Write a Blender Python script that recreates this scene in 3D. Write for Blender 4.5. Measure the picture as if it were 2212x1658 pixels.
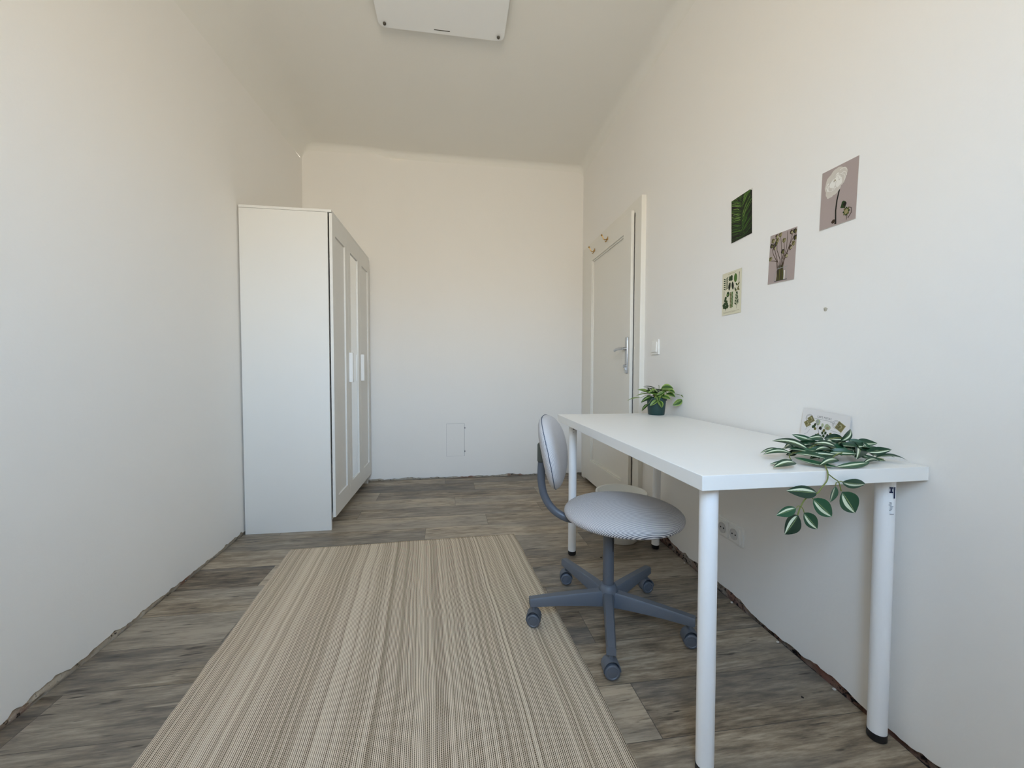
import bpy, bmesh, math, random
from mathutils import Vector, Matrix, noise
sc = bpy.context.scene
for o in list(bpy.data.objects): bpy.data.objects.remove(o)
COL = sc.collection
PI = math.pi

# ------------------------------------------------------------------ camera
YAW, PITCH, ROLL, CAMH, FPX = .1608, .0352, .0024, .9642, 852.49
f_ = Vector((math.sin(YAW)*math.cos(PITCH), math.cos(YAW)*math.cos(PITCH), -math.sin(PITCH)))
r_ = Vector((math.cos(YAW), -math.sin(YAW), 0)); u_ = r_.cross(f_)
r2 = math.cos(ROLL)*r_ + math.sin(ROLL)*u_; u2 = -math.sin(ROLL)*r_ + math.cos(ROLL)*u_
cd = bpy.data.cameras.new('camera'); cam = bpy.data.objects.new('camera', cd); COL.objects.link(cam)
cam.matrix_world = Matrix(((r2.x,u2.x,-f_.x,0),(r2.y,u2.y,-f_.y,0),(r2.z,u2.z,-f_.z,CAMH),(0,0,0,1)))
cd.sensor_width = 36; cd.sensor_fit = 'HORIZONTAL'; cd.lens = FPX/2212*36; cd.clip_start = .02
sc.camera = cam

# ------------------------------------------------------------------ daylight
w = bpy.data.worlds.new('daylight'); sc.world = w; w.use_nodes = True
nt = w.node_tree; nt.nodes.clear()
tc = nt.nodes.new('ShaderNodeTexCoord'); sx = nt.nodes.new('ShaderNodeSeparateXYZ')
mr = nt.nodes.new('ShaderNodeMapRange'); mr.inputs[1].default_value = -1; mr.inputs[2].default_value = 1
cr = nt.nodes.new('ShaderNodeValToRGB'); bg = nt.nodes.new('ShaderNodeBackground'); wo = nt.nodes.new('ShaderNodeOutputWorld')
e = cr.color_ramp.elements
e[0].position = 0; e[0].color = (.485,.43,.345,1)       # street and facades across the road
e[1].position = 1; e[1].color = (.42,.72,1.15,1)
for p, c in ((.47,(.62,.555,.455,1)), (.54,(.82,.79,.73,1)), (.60,(.755,.95,1.19,1)), (.78,(.54,.83,1.22,1))):
    n = e.new(p); n.color = c
nt.links.new(tc.outputs['Generated'], sx.inputs[0]); nt.links.new(sx.outputs[2], mr.inputs[0])
nt.links.new(mr.outputs[0], cr.inputs[0]); nt.links.new(cr.outputs[0], bg.inputs[0])
# world strength raised straight out of the window, added to brighten the back wall
fa = nt.nodes.new('ShaderNodeMapRange'); fa.interpolation_type = 'SMOOTHSTEP'; fa.inputs[1].default_value = -.80; fa.inputs[2].default_value = -.99
fa.inputs[3].default_value = 1.0; fa.inputs[4].default_value = 1.4; nt.links.new(sx.outputs[1], fa.inputs[0])
ml = nt.nodes.new('ShaderNodeMath'); ml.operation = 'MULTIPLY'; ml.inputs[1].default_value = 9.5; nt.links.new(fa.outputs[0], ml.inputs[0]); nt.links.new(ml.outputs[0], bg.inputs[1]); nt.links.new(bg.outputs[0], wo.inputs[0])
bg.inputs[1].default_value = 9.5
WX0, WX1, WZ0, WZ1, WY = -.48, .32, 1.22, 2.42, -.42
ld = bpy.data.lights.new('window_portal', 'AREA'); ld.shape = 'RECTANGLE'; ld.size = WX1-WX0; ld.size_y = WZ1-WZ0
lo = bpy.data.objects.new('window_portal', ld); COL.objects.link(lo)
lo.location = ((WX0+WX1)/2, WY-.02, (WZ0+WZ1)/2); lo.rotation_euler = (PI/2, 0, 0)
ld.cycles.is_portal = True
sc.view_settings.view_transform = 'Standard'; sc.view_settings.look = 'None'
sc.view_settings.gamma = 1; sc.view_settings.use_curve_mapping = False
sc.view_settings.exposure = 1.22
sc.cycles.use_denoising = True
sc.cycles.max_bounces = 12; sc.cycles.diffuse_bounces = 10; sc.cycles.sample_clamp_indirect = 6

# ------------------------------------------------------------------ materials
def mat(name, col=(.8,.8,.8), rough=.5, metal=0, spec=.5, coat=0):
    m = bpy.data.materials.new(name); m.use_nodes = True
    b = m.node_tree.nodes['Principled BSDF']
    b.inputs['Base Color'].default_value = (*col,1); b.inputs['Roughness'].default_value = rough
    b.inputs['Metallic'].default_value = metal; b.inputs['Specular IOR Level'].default_value = spec
    b.inputs['Coat Weight'].default_value = coat
    return m
class NG:
    def __init__(s, m): s.m = m; s.t = m.node_tree; s.b = s.t.nodes['Principled BSDF']
    def n(s, typ, **k):
        x = s.t.nodes.new(typ)
        for a, v in k.items(): setattr(x, a, v)
        return x
    def l(s, a, b): s.t.links.new(a, b)
    def put(s, sock, v):
        if hasattr(v, 'is_output'): s.l(v, sock)
        else: sock.default_value = v
    def math(s, op, a, b=0., c=0.):
        x = s.n('ShaderNodeMath', operation=op)
        for i, v in enumerate((a,b,c)): s.put(x.inputs[i], v)
        return x.outputs[0]
    def mix(s, f, a, b):
        x = s.n('ShaderNodeMix', data_type='RGBA'); s.put(x.inputs[0], f)
        for i, v in ((6,a),(7,b)):
            if isinstance(v, tuple): v = (*v,1) if len(v)==3 else v
            s.put(x.inputs[i], v)
        return x.outputs[2]
    def noise(s, vec, scale, detail=2, rough=.5, dim='3D', w=None):
        x = s.n('ShaderNodeTexNoise', noise_dimensions=dim)
        if vec is not None and dim != '1D': s.l(vec, x.inputs['Vector'])
        if w is not None: s.put(x.inputs['W'], w)
        x.inputs['Scale'].default_value = scale; x.inputs['Detail'].default_value = detail; x.inputs['Roughness'].default_value = rough
        return x.outputs[0]
    def white(s, vec=None, w=None):
        x = s.n('ShaderNodeTexWhiteNoise', noise_dimensions='2D' if vec is not None else '1D')
        if vec is not None: s.l(vec, x.inputs['Vector'])
        else: s.put(x.inputs['W'], w)
        return x.outputs[0]
    def ramp(s, f, stops, interp='LINEAR'):
        x = s.n('ShaderNodeValToRGB'); x.color_ramp.interpolation = interp
        el = x.color_ramp.elements
        el[0].position, el[0].color = stops[0][0], (*stops[0][1],1)
        el[1].position, el[1].color = stops[-1][0], (*stops[-1][1],1)
        for p, c in stops[1:-1]: q = el.new(p); q.color = (*c,1)
        s.l(f, x.inputs[0]); return x.outputs[0]
    def sm(s, v, a, b):
        x = s.n('ShaderNodeMapRange', interpolation_type='SMOOTHSTEP'); s.put(x.inputs[0], v)
        x.inputs[1].default_value = a; x.inputs[2].default_value = b; return x.outputs[0]
    def bump(s, h, strength, dist=.002):
        x = s.n('ShaderNodeBump'); x.inputs['Strength'].default_value = strength; x.inputs['Distance'].default_value = dist
        s.l(h, x.inputs['Height']); s.l(x.outputs[0], s.b.inputs['Normal'])
    def obj(s): return s.n('ShaderNodeTexCoord').outputs['Object']
    def uv(s): return s.n('ShaderNodeTexCoord').outputs['UV']
    def sep(s, v):
        x = s.n('ShaderNodeSeparateXYZ'); s.l(v, x.inputs[0]); return x.outputs
    def comb(s, x_, y_, z_=0.):
        x = s.n('ShaderNodeCombineXYZ')
        for i, v in enumerate((x_,y_,z_)): s.put(x.inputs[i], v)
        return x.outputs[0]

def wall_paint(name, c1, c2):
    m = mat(name, c1, .85, spec=.25); g = NG(m); o = g.obj()
    g.l(g.mix(g.noise(o, 1.3, 3), c1, c2), g.b.inputs['Base Color'])
    g.bump(g.math('ADD', g.noise(o, 90, 3), g.math('MULTIPLY', g.noise(o, 7, 2), 2.2)), .22, .0015)
    return m
M_wall = wall_paint('white_wall_paint', (.84,.82,.785), (.87,.85,.815))
M_ceil = wall_paint('ceiling_paint', (.815,.80,.755), (.845,.83,.785))
M_white = mat('white_foil', (.86,.86,.845), .38)
M_whitetop = mat('white_tabletop', (.84,.83,.80), .42)
M_side = mat('wardrobe_foil', (.735,.725,.69), .5)
M_door = mat('wardrobe_door_foil', (.74,.725,.685), .45)
M_paint = mat('gloss_white_door_paint', (.79,.765,.70), .42)
g = NG(M_paint); g.bump(g.noise(g.obj(), 45, 3), .25, .0015)
M_leg = mat('white_powder_coat', (.90,.91,.92), .35)
M_black = mat('black_plastic', (.012,.012,.014), .45)
M_dark = mat('dark_gap', (.01,.009,.008), .9)
M_line = mat('grey_joint', (.25,.25,.26), .9)
M_blue = mat('blue_grey_metal', (.105,.118,.142), .42, metal=.1)
M_blue2 = mat('blue_grey_plastic', (.11,.125,.150), .5)
M_plastic = mat('white_switch_plastic', (.86,.85,.81), .32)
M_steel = mat('brushed_steel', (.55,.56,.57), .33, metal=1)
M_brass = mat('aged_brass', (.42,.26,.09), .38, metal=.8)
M_mirror = mat('mirror_glass', (.93,.95,.95), .02, metal=1)
M_bin = mat('white_bin_plastic', (.83,.83,.79), .45)
M_pot = mat('dark_green_pot', (.016,.052,.047), .42)
M_soil = mat('brown_soil', (.04,.028,.018), .95)
M_panel = mat('white_heater_enamel', (.86,.87,.87), .5)
M_vine = mat('olive_vine_stem', (.16,.19,.035), .5)
M_navy = mat('navy_print', (.012,.02,.07), .6)
M_greyink = mat('grey_print', (.25,.28,.33), .6)

def floor_mat():
    m = mat('grey_brown_vinyl_planks', rough=.42, spec=.4); g = NG(m); o = g.sep(g.obj())
    x, y = o[0], o[1]
    ty = g.math('DIVIDE', g.math('ADD', y, g.math('MULTIPLY', x, .02)), .187)
    row = g.math('FLOOR', ty); fy = g.math('FRACT', ty)
    tx = g.math('DIVIDE', g.math('ADD', x, g.math('MULTIPLY', g.white(w=row), 1.22)), 1.22)
    colm = g.math('FLOOR', tx); fx = g.math('FRACT', tx)
    rnd = g.white(vec=g.comb(row, colm))
    rnd2 = g.white(vec=g.comb(g.math('ADD', row, 31.3), colm))
    ox = g.math('ADD', x, g.math('MULTIPLY', rnd, 37.)); oy = g.math('ADD', y, g.math('MULTIPLY', rnd2, 11.))
    # a printed strip pattern inside every plank
    n1 = g.noise(g.comb(g.math('MULTIPLY', ox, 4.2), g.math('MULTIPLY', oy, 24.)), 1, 6, .62)
    n2 = g.noise(g.comb(g.math('MULTIPLY', ox, 12.), g.math('MULTIPLY', oy, 110.)), 1, 5, .68)
    n3 = g.noise(g.comb(g.math('MULTIPLY', ox, 8.), g.math('MULTIPLY', oy, 60.), 3.), 1, 3, .5)
    hue = g.noise(g.comb(g.math('MULTIPLY', ox, 1.), g.math('MULTIPLY', oy, 5.), 9.), 1, 2, .5)
    v = g.math('ADD', g.math('MULTIPLY', n1, .56), g.math('MULTIPLY', n2, .50))
    v = g.math('ADD', v, g.math('MULTIPLY', g.math('SUBTRACT', rnd, .5), .20))
    c = g.ramp(v, [(.31,(.045,.034,.024)), (.43,(.150,.114,.078)), (.53,(.27,.213,.148)), (.66,(.47,.385,.28))])
    c = g.mix(g.math('MULTIPLY', g.sm(hue, .40, .58), .68), c, g.mix(.5, c, (.17,.17,.165)))
    c = g.mix(g.math('MULTIPLY', g.sm(n3, .62, .72), .85), c, (.052,.040,.031))
    n4 = g.noise(g.comb(g.math('MULTIPLY', ox, 4.), g.math('MULTIPLY', oy, 60.), 13.), 1, 3, .5)
    c = g.mix(g.math('MULTIPLY', g.sm(n4, .62, .74), .55), c, (.50,.43,.33))
    seam = g.math('MINIMUM', g.math('MULTIPLY', g.math('MINIMUM', fy, g.math('SUBTRACT', 1., fy)), .187),
                  g.math('MULTIPLY', g.math('MINIMUM', fx, g.math('SUBTRACT', 1., fx)), 1.22))
    sm_ = g.sm(seam, .0003, .0016)
    c = g.mix(sm_, (.09,.075,.06), c)
    g.l(c, g.b.inputs['Base Color'])
    g.l(g.math('ADD', .36, g.math('MULTIPLY', n2, .2)), g.b.inputs['Roughness'])
    g.bump(g.math('ADD', g.math('MULTIPLY', n2, .6), g.math('MULTIPLY', sm_, .8)), .35, .001)
    return m
M_floor = floor_mat()

def rug_mat():
    m = mat('flatwoven_jute_cotton', rough=.95, spec=.1); g = NG(m); uv = g.sep(g.uv())
    u, v = uv[0], uv[1]                       # metres across and along the rug
    u = g.math('ADD', u, g.math('MULTIPLY', g.math('SUBTRACT', g.noise(g.comb(g.math('MULTIPLY', u, 5.), g.math('MULTIPLY', v, 5.)), 1, 2), .5), .006))
    a = g.math('DIVIDE', u, .0050); idx = g.math('FLOOR', a); f = g.math('FRACT', a)
    rn = g.white(w=idx); rn2 = g.white(w=g.math('ADD', g.math('MULTIPLY', idx, 1.7), 51.3))
    big = g.noise(None, 1, 2, .6, '1D', g.math('MULTIPLY', u, 60.))
    tri = g.math('ABSOLUTE', g.math('SUBTRACT', f, .5))          # 0 mid column, .5 between columns
    norib = g.math('LESS_THAN', g.math('ADD', rn, g.math('MULTIPLY', g.math('SUBTRACT', big, .5), .12)), .15)
    wide = g.math('GREATER_THAN', rn2, .90)
    gap = g.math('SUBTRACT', 1., g.sm(g.math('SUBTRACT', tri, g.math('MULTIPLY', g.math('SUBTRACT', g.white(w=g.math('ADD', idx, 7.7)), .5), .17)), .19, .31))
    gap = g.math('MULTIPLY', gap, g.math('SUBTRACT', 1., g.math('MULTIPLY', wide, .30)))
    d = g.math('FRACT', g.math('ADD', g.math('DIVIDE', v, .0050), g.math('MULTIPLY', idx, .5)))
    dot = g.sm(g.math('ABSOLUTE', g.math('SUBTRACT', d, .5)), .14, .26)
    fib = g.noise(g.comb(g.math('MULTIPLY', u, 300.), g.math('MULTIPLY', v, 300.)), 1, 2)
    cream = g.mix(fib, (.72,.60,.455), (.90,.78,.62))
    dark = g.mix(dot, g.mix(rn, (.53,.43,.31), (.37,.29,.205)), g.mix(fib, (.10,.074,.05), (.19,.14,.095)))
    c = g.mix(gap, g.mix(g.math('MULTIPLY', norib, .8), cream, (.42,.335,.24)), dark)
    g.l(c, g.b.inputs['Base Color'])
    g.bump(g.math('SUBTRACT', 1., g.math('MULTIPLY', gap, dot)), .5, .0015)
    return m
M_rug = rug_mat()

def fabric_mat(name='blue_white_ticking'):
    m = mat(name, rough=.9, spec=.15); g = NG(m); uv = g.sep(g.uv())
    f = g.math('FRACT', g.math('DIVIDE', uv[0], .0047))
    t = g.sm(g.math('ABSOLUTE', g.math('SUBTRACT', f, .5)), .17, .25)
    g.l(g.mix(t, (.17,.175,.205), (.76,.74,.73)), g.b.inputs['Base Color'])
    g.bump(g.noise(g.obj(), 500, 2), .2, .0008)
    return m
M_fab = fabric_mat()

def leaf_mat(name, base, base2, stripe, edge=None, mid=(.35,.42,.14)):
    m = mat(name, rough=.4, spec=.45); g = NG(m); uv = g.sep(g.uv())
    u, v = uv[0], uv[1]     # u -1..1 across, v 0..1 along, z random
    rnd = g.white(w=g.math('FLOOR', g.math('ADD', v, .001)))   # v carries leaf index in its integer part
    vf = g.math('FRACT', v)
    c = g.mix(rnd, base, base2)
    cen = g.math('SUBTRACT', .36, g.math('MULTIPLY', g.math('ABSOLUTE', g.math('SUBTRACT', vf, .5)), .1))
    s1 = g.math('SUBTRACT', 1., g.sm(g.math('ABSOLUTE', g.math('SUBTRACT', u, cen)), .15, .21))
    s1 = g.math('MULTIPLY', s1, g.sm(vf, .02, .2))
    c = g.mix(s1, c, stripe)
    s2 = g.math('SUBTRACT', 1., g.sm(g.math('ABSOLUTE', u), .02, .06))
    c = g.mix(s2, c, mid)
    if edge:
        c = g.mix(g.math('MULTIPLY', g.sm(g.math('ABSOLUTE', u), .55, .8), g.sm(rnd, .2, .5)), c, edge)
    g.l(c, g.b.inputs['Base Color'])
    return m
M_garl = leaf_mat('variegated_garland_leaf', (.006,.026,.012), (.020,.092,.040), (.62,.68,.50), None, (.20,.28,.10))
M_plant = leaf_mat('variegated_pot_leaf', (.008,.032,.008), (.04,.11,.016), (.22,.31,.09), (.24,.35,.06), (.2,.3,.05))

def masonry_mat():
    m = mat('crumbly_plaster_and_brick', rough=.95, spec=.1); g = NG(m); o = g.obj()
    n = g.noise(o, 4, 3); n2 = g.noise(o, 38, 4, .7)
    c = g.ramp(n, [(.36,(.46,.39,.30)), (.52,(.58,.51,.41)), (.62,(.36,.20,.14)), (.70,(.34,.28,.22))])
    c = g.mix(g.sm(n2, .56, .68), c, (.06,.048,.04))
    c = g.mix(g.sm(g.noise(o, 60, 2), .62, .7), c, (.6,.57,.52))
    g.l(c, g.b.inputs['Base Color']); g.bump(n2, .9, .006)
    return m
M_mason = masonry_mat()
def brick_red_mat():
    m = mat('reddish_brick_rubble', rough=.95, spec=.1); g = NG(m); o = g.obj()
    n = g.noise(o, 7, 3); n2 = g.noise(o, 42, 4, .7)
    c = g.ramp(n, [(.36,(.27,.135,.10)), (.46,(.34,.22,.17)), (.55,(.42,.36,.30)), (.70,(.22,.19,.165))])
    c = g.mix(g.sm(n2, .50, .62), c, (.045,.035,.032))
    g.l(c, g.b.inputs['Base Color']); g.bump(n2, .9, .006)
    return m
M_brick = brick_red_mat()

# ------------------------------------------------------------------ mesh helpers
def obj(name, bm, m=None, parent=None, smooth=False, uvdone=False):
    me = bpy.data.meshes.new(name); bmesh.ops.recalc_face_normals(bm, faces=bm.faces) if not uvdone else None
    lay = bm.faces.layers.int.get('flat'); bm.faces.ensure_lookup_table()
    flat = [i for i, f in enumerate(bm.faces) if lay and f[lay]]
    bm.to_mesh(me); bm.free()
    for x in (m if isinstance(m, (list,tuple)) else [m]):
        if x: me.materials.append(x)
    if smooth:
        for p in me.polygons: p.use_smooth = True
        if smooth != 'all': me.set_sharp_from_angle(angle=math.radians(40))
        for i in flat: me.polygons[i].use_smooth = False
    o = bpy.data.objects.new(name, me); COL.objects.link(o)
    if parent: o.parent = parent
    return o
def tag(o, label=None, cat=None, group=None, kind=None):
    if label: o['label'] = label
    if cat: o['category'] = cat
    if group: o['group'] = group
    if kind: o['kind'] = kind
    return o
def thing(name, label, cat, mw=Matrix.Identity(4), group=None):
    o = bpy.data.objects.new(name, None); o.empty_display_size = .1; COL.objects.link(o); o.matrix_world = mw
    return tag(o, label, cat, group)
def box(bm, lo_, hi, bev=0, M=None, mi=0, seg=2):
    lo_, hi = Vector(lo_), Vector(hi)
    lay = bm.faces.layers.int.get('flat') or bm.faces.layers.int.new('flat')
    r = bmesh.ops.create_cube(bm, size=1)
    vs = r['verts']
    for v in vs: v.co = Vector(((lo_[i]+hi[i])/2 + v.co[i]*(hi[i]-lo_[i]) for i in range(3)))
    if bev:
        es = {e for v in vs for e in v.link_edges}
        rr = bmesh.ops.bevel(bm, geom=list(es), offset=bev, segments=seg, affect='EDGES', profile=.5)
        vs = list({v for f in rr['faces'] for v in f.verts} | {v for v in vs if v.is_valid})
    fs = {f for v in vs for f in v.link_faces}
    for f in fs:
        f.material_index = mi; f.normal_update()
        if max(abs(c) for c in f.normal) > .999: f[lay] = 1
    if M is not None: bmesh.ops.transform(bm, matrix=M, verts=vs)
    return vs
def bx(lo_, hi, bev=0, M=None):
    bm = bmesh.new(); box(bm, lo_, hi, bev, M); return bm
def lathe(bm, prof, n=32, M=None, mi=0, closed=False):
    rings = []
    for r, z in prof:
        if r < 1e-6: rings.append([bm.verts.new((0,0,z))])
        else: rings.append([bm.verts.new((r*math.cos(2*PI*i/n), r*math.sin(2*PI*i/n), z)) for i in range(n)])
    fs = []
    for a, b in zip(rings, rings[1:]):
        for i in range(n):
            j = (i+1) % n
            if len(a) == 1 and len(b) == 1: continue
            if len(a) == 1: fs.append(bm.faces.new((a[0], b[j], b[i])))
            elif len(b) == 1: fs.append(bm.faces.new((a[i], a[j], b[0])))
            else: fs.append(bm.faces.new((a[i], a[j], b[j], b[i])))
    for f in fs: f.material_index = mi
    vs = [v for r in rings for v in r]
    if M is not None: bmesh.ops.transform(bm, matrix=M, verts=vs)
    return vs
def tube(bm, pts, rad, n=12, cap=True, flat=1., up=Vector((0,0,1)), mi=0):
    pts = [Vector(p) for p in pts]; rings = []
    rads = rad if isinstance(rad, (list,tuple)) else [rad]*len(pts)
    prev = None
    for i, p in enumerate(pts):
        t = (pts[min(i+1,len(pts)-1)] - pts[max(i-1,0)]).normalized()
        if prev is None:
            a = up if abs(t.dot(up)) < .95 else Vector((1,0,0))
            s = t.cross(a).normalized()
        else: s = (prev - t*prev.dot(t)).normalized()
        prev = s; b = s.cross(t)
        rings.append([bm.verts.new(p + (s*math.cos(2*PI*k/n)*flat + b*math.sin(2*PI*k/n))*rads[i]) for k in range(n)])
    for a, b in zip(rings, rings[1:]):
        for k in range(n):
            f = bm.faces.new((a[k], a[(k+1)%n], b[(k+1)%n], b[k])); f.material_index = mi
    if cap:
        for rr in (rings[0][::-1], rings[-1]):
            f = bm.faces.new(rr); f.material_index = mi
def spline(pts, n=8):
    P = [Vector(p) for p in pts]; P = [2*P[0]-P[1]] + P + [2*P[-1]-P[-2]]; out = []
    for i in range(1, len(P)-2):
        a,b,c,d = P[i-1:i+3]
        for k in range(n):
            t = k/n
            out.append(.5*((2*b)+(c-a)*t+(2*a-5*b+4*c-d)*t*t+(3*b-a-3*c+d)*t**3))
    out.append(P[-2]); return out
def frame(o, ang, x, y, z=0): # local frame rotated about z
    return Matrix.Translation((x,y,z)) @ Matrix.Rotation(ang, 4, 'Z')

# ------------------------------------------------------------------ room
XL, XR, AR, YB, AB, HC = -1.180, 1.1367, .0267, 3.5501, -.02, 2.816
MR = Matrix.Translation((XR,0,0)) @ Matrix.Rotation(-AR, 4, 'Z')    # right wall: local y runs along the wall, -x points into the room
def back_y(x):
    t = min(1, max(0, (-.40 - x)/.30)); t = t*t*(3-2*t)
    return YB + math.tan(AB)*x - .035*t
def ragged(s, seed, base=.012, amp=.02):
    a = noise.noise(Vector((s*6, seed, 0))); b = noise.noise(Vector((s*24, seed+5, 1))); c = noise.noise(Vector((s*80, seed+9, 2)))
    return max(.002, base + amp*(max(0,a)*1.1 + max(0,b)*.8) + .004*c)
def skin(name, p0, p1, nrm, ztop, seed, base=.012, amp=.02, hole=None, yfun=None, step=.012):
    """plastered wall face whose lower edge is broken off unevenly, with the broken lip turning back into the wall"""
    p0, p1, nrm = Vector(p0), Vector(p1), Vector(nrm).normalized()
    L = (p1-p0).length; n = int(L/step); bm = bmesh.new(); rows = []
    for i in range(n+1):
        s = L*i/n; q = p0 + (p1-p0)*(i/n)
        if yfun: q.y = yfun(q.x)
        zb = ragged(s, seed, base(s) if callable(base) else base, amp)
        c = [bm.verts.new(q - nrm*.03 + Vector((0,0,zb+.003))), bm.verts.new(q - nrm*.002 + Vector((0,0,zb)))]
        for z in (zb+.002, .10, .5, 1.5, ztop(q.y) if callable(ztop) else ztop): c.append(bm.verts.new(Vector((q.x, q.y, z))))
        rows.append(c)
    for a, b in zip(rows, rows[1:]):
        for k in range(len(a)-1): bm.faces.new((a[k], b[k], b[k+1], a[k+1]))
    o = obj(name, bm, M_wall, smooth=True); return tag(o, kind='structure')
Y0 = WY
def r_left(y): return .13 + .16*min(1, max(0, (3.5-y)/2.2))
skin('wall_left', (XL,Y0-.3,0), (XL,3.60,0), (1,0,0), lambda y: HC - r_left(y), 3.1, base=.014, amp=.030)
def wr(s, n=0, z=0): return MR @ Vector((-n, s, z))
skin('wall_right', wr(Y0-.3), wr(3.60), (-1,AR,0), HC-.07, 8.7, base=lambda q: .007 + .022*min(1, max(0, (q+WY-.3-1.30)/.25))*min(1, max(0, (2.28-(q+WY-.3))/.15)), amp=.022)
skin('wall_back', (XL-.02,0,0), (1.30,0,0), (0,-1,0), HC, 14.2, base=.004, amp=.024, yfun=back_y)
def masonry(name, p0, p1, nrm, m, seed, off=.014, yfun=None):
    p0, p1, nrm = Vector(p0), Vector(p1), Vector(nrm).normalized(); L = (p1-p0).length; n = int(L/.01)
    bm = bmesh.new(); rows = []
    for i in range(n+1):
        q = p0 + (p1-p0)*(i/n)
        if yfun: q.y = yfun(q.x)
        c = []
        for k, z in enumerate((-.02, -.004, .008, .02, .035, .05, .09)):
            d = off + .008*noise.noise(Vector((i*.3, z*60, seed))) + (.0 if z > 0 else .003)
            c.append(bm.verts.new(q - nrm*max(.004, d) + Vector((0,0,z))))
        rows.append(c)
    for a, b in zip(rows, rows[1:]):
        for k in range(len(a)-1): bm.faces.new((a[k], b[k], b[k+1], a[k+1]))
    o = obj(name, bm, m, smooth=True); return tag(o, kind='structure')
masonry('trim_1', (XL,Y0,0), (XL,3.58,0), (1,0,0), M_mason, 1., off=.007)
masonry('trim_2', wr(Y0), wr(3.56), (-1,AR,0), M_brick, 2.)
masonry('trim_3', (XL,0,0), (1.25,0,0), (0,-1,0), M_mason, 3., off=.005, yfun=back_y)
# floor: planks stop a few millimetres short of the walls, dark screed below
bm = bmesh.new()
n = 160
front, back = [], []
def fl_edge(s, seed): return .003 + .004*max(0, noise.noise(Vector((s*5, seed, 4)))) 
left = [Vector((XL + fl_edge(Y0+ (3.54-Y0)*i/n, 1.) - .004, Y0-.3 + (3.545-Y0+.3)*i/n, 0)) for i in range(n+1)]
right = [wr(Y0-.3 + (3.525-Y0+.3)*i/n, fl_edge(Y0+(3.5-Y0)*i/n, 7.) + .002) for i in range(n+1)]
vl = [bm.verts.new(p) for p in left]; vr = [bm.verts.new(p) for p in right]
for i in range(n): bm.faces.new((vl[i], vr[i], vr[i+1], vl[i+1]))
bm.faces.new((vl[-1], vr[-1], bm.verts.new((1.25, back_y(1.25)-.004, 0)), bm.verts.new((XL, back_y(XL)-.003, 0))))
ex = bmesh.ops.extrude_face_region(bm, geom=bm.faces[:]); bmesh.ops.translate(bm, vec=(0,0,-.006), verts=[v for v in ex['geom'] if isinstance(v, bmesh.types.BMVert)])
tag(obj('floor', bm, M_floor), kind='structure')
bm = bmesh.new(); box(bm, (XL-.12,Y0-.4,-.05), (1.5,3.75,-.018)); tag(obj('trim_4', bm, M_dark), kind='structure')

# ceiling with coves running into the walls
def ceil_profile(y):
    pts = []; xr = wr(y).x; R2 = .07; R1 = r_left(y); xl = XL
    for k in range(9): a = PI - k*PI/16; pts.append((xl+R1+R1*math.cos(a), HC-R1+R1*math.sin(a)))
    for k in range(1, 12): t = k/12; pts.append((XL+R1 + (xr-R2-XL-R1)*t, HC))
    for k in range(9): a = PI/2 - k*PI/16; pts.append((xr-R2+R2*math.cos(a), HC-R2+R2*math.sin(a)))
    return pts
bm = bmesh.new(); rows = []
ys = [Y0-.3 + (3.40-Y0+.3)*i/10 for i in range(11)]
for y in ys: rows.append([bm.verts.new((x,y,z)) for x, z in ceil_profile(y)])
RB = .05
for k in range(0, 9):
    a = PI/2 - k*PI/16; c = []
    for x, z in ceil_profile(3.5):
        yb = back_y(x); zz = HC - RB + RB*math.sin(a)
        c.append(bm.verts.new((x, yb - RB + RB*math.cos(a), min(z, zz) if z >= HC-1e-6 else z - (HC-zz)*max(0, 1-(HC-z)/.12))))
    rows.append(c)
for a, b in zip(rows, rows[1:]):
    for k in range(len(a)-1): bm.faces.new((a[k], b[k], b[k+1], a[k+1]))
tag(obj('ceiling', bm, M_ceil, smooth='all'), kind='structure')
bm = bmesh.new(); box(bm, (XL-.5,Y0-.6,HC+.02), (1.7,3.9,HC+.10)); tag(obj('leak_cap', bm, M_wall), kind='structure')  # unseen slab added over the ceiling to stop daylight leaking through the joins
# window wall behind the camera
bm = bmesh.new(); T = .30
box(bm, (XL-.1,WY-T,0), (WX0,WY,HC+.05)); box(bm, (WX1,WY-T,0), (1.35,WY,HC+.05))
box(bm, (WX0,WY-T,0), (WX1,WY,WZ0)); box(bm, (WX0,WY-T,WZ1), (WX1,WY,HC+.05))
tag(obj('wall_front', bm, M_wall), kind='structure')
wn = bpy.data.objects.new('window_1', None); COL.objects.link(wn); wn['kind'] = 'structure'
bm = bmesh.new()
for a, b in (((WX0,WZ0),(WX0+.06,WZ1)), ((WX1-.06,WZ0),(WX1,WZ1)), ((WX0,WZ0),(WX1,WZ0+.06)), ((WX0,WZ1-.06),(WX1,WZ1)), ((.12,WZ0),(.18,WZ1))):
    box(bm, (a[0],WY-.22,a[1]), (b[0],WY-.16,b[1]), .004)
obj('window_frame', bm, M_paint, wn)
obj('window_sill', bx((WX0-.04,WY-.16,WZ0-.03), (WX1+.04,WY+.05,WZ0), .004), M_paint, wn)

# ------------------------------------------------------------------ door in the right wall
dr = bpy.data.objects.new('door_1', None); COL.objects.link(dr); dr.matrix_world = MR; dr['kind'] = 'structure'
def L(n0, s0, z0, n1, s1, z1): return (-n1, s0, z0), (-n0, s1, z1)
S0, S1, ZT = 2.283, 3.42, 2.035
bm = bmesh.new()
box(bm, *L(-.02,S0,0, .030,S0+.088,ZT), .004); box(bm, *L(-.02,S1-.088,0, .030,S1,ZT), .004); box(bm, *L(-.02,S0+.08,ZT-.075, .0295,S1-.08,ZT), .004)
obj('door_frame', bm, M_paint, dr, smooth=True)
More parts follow.
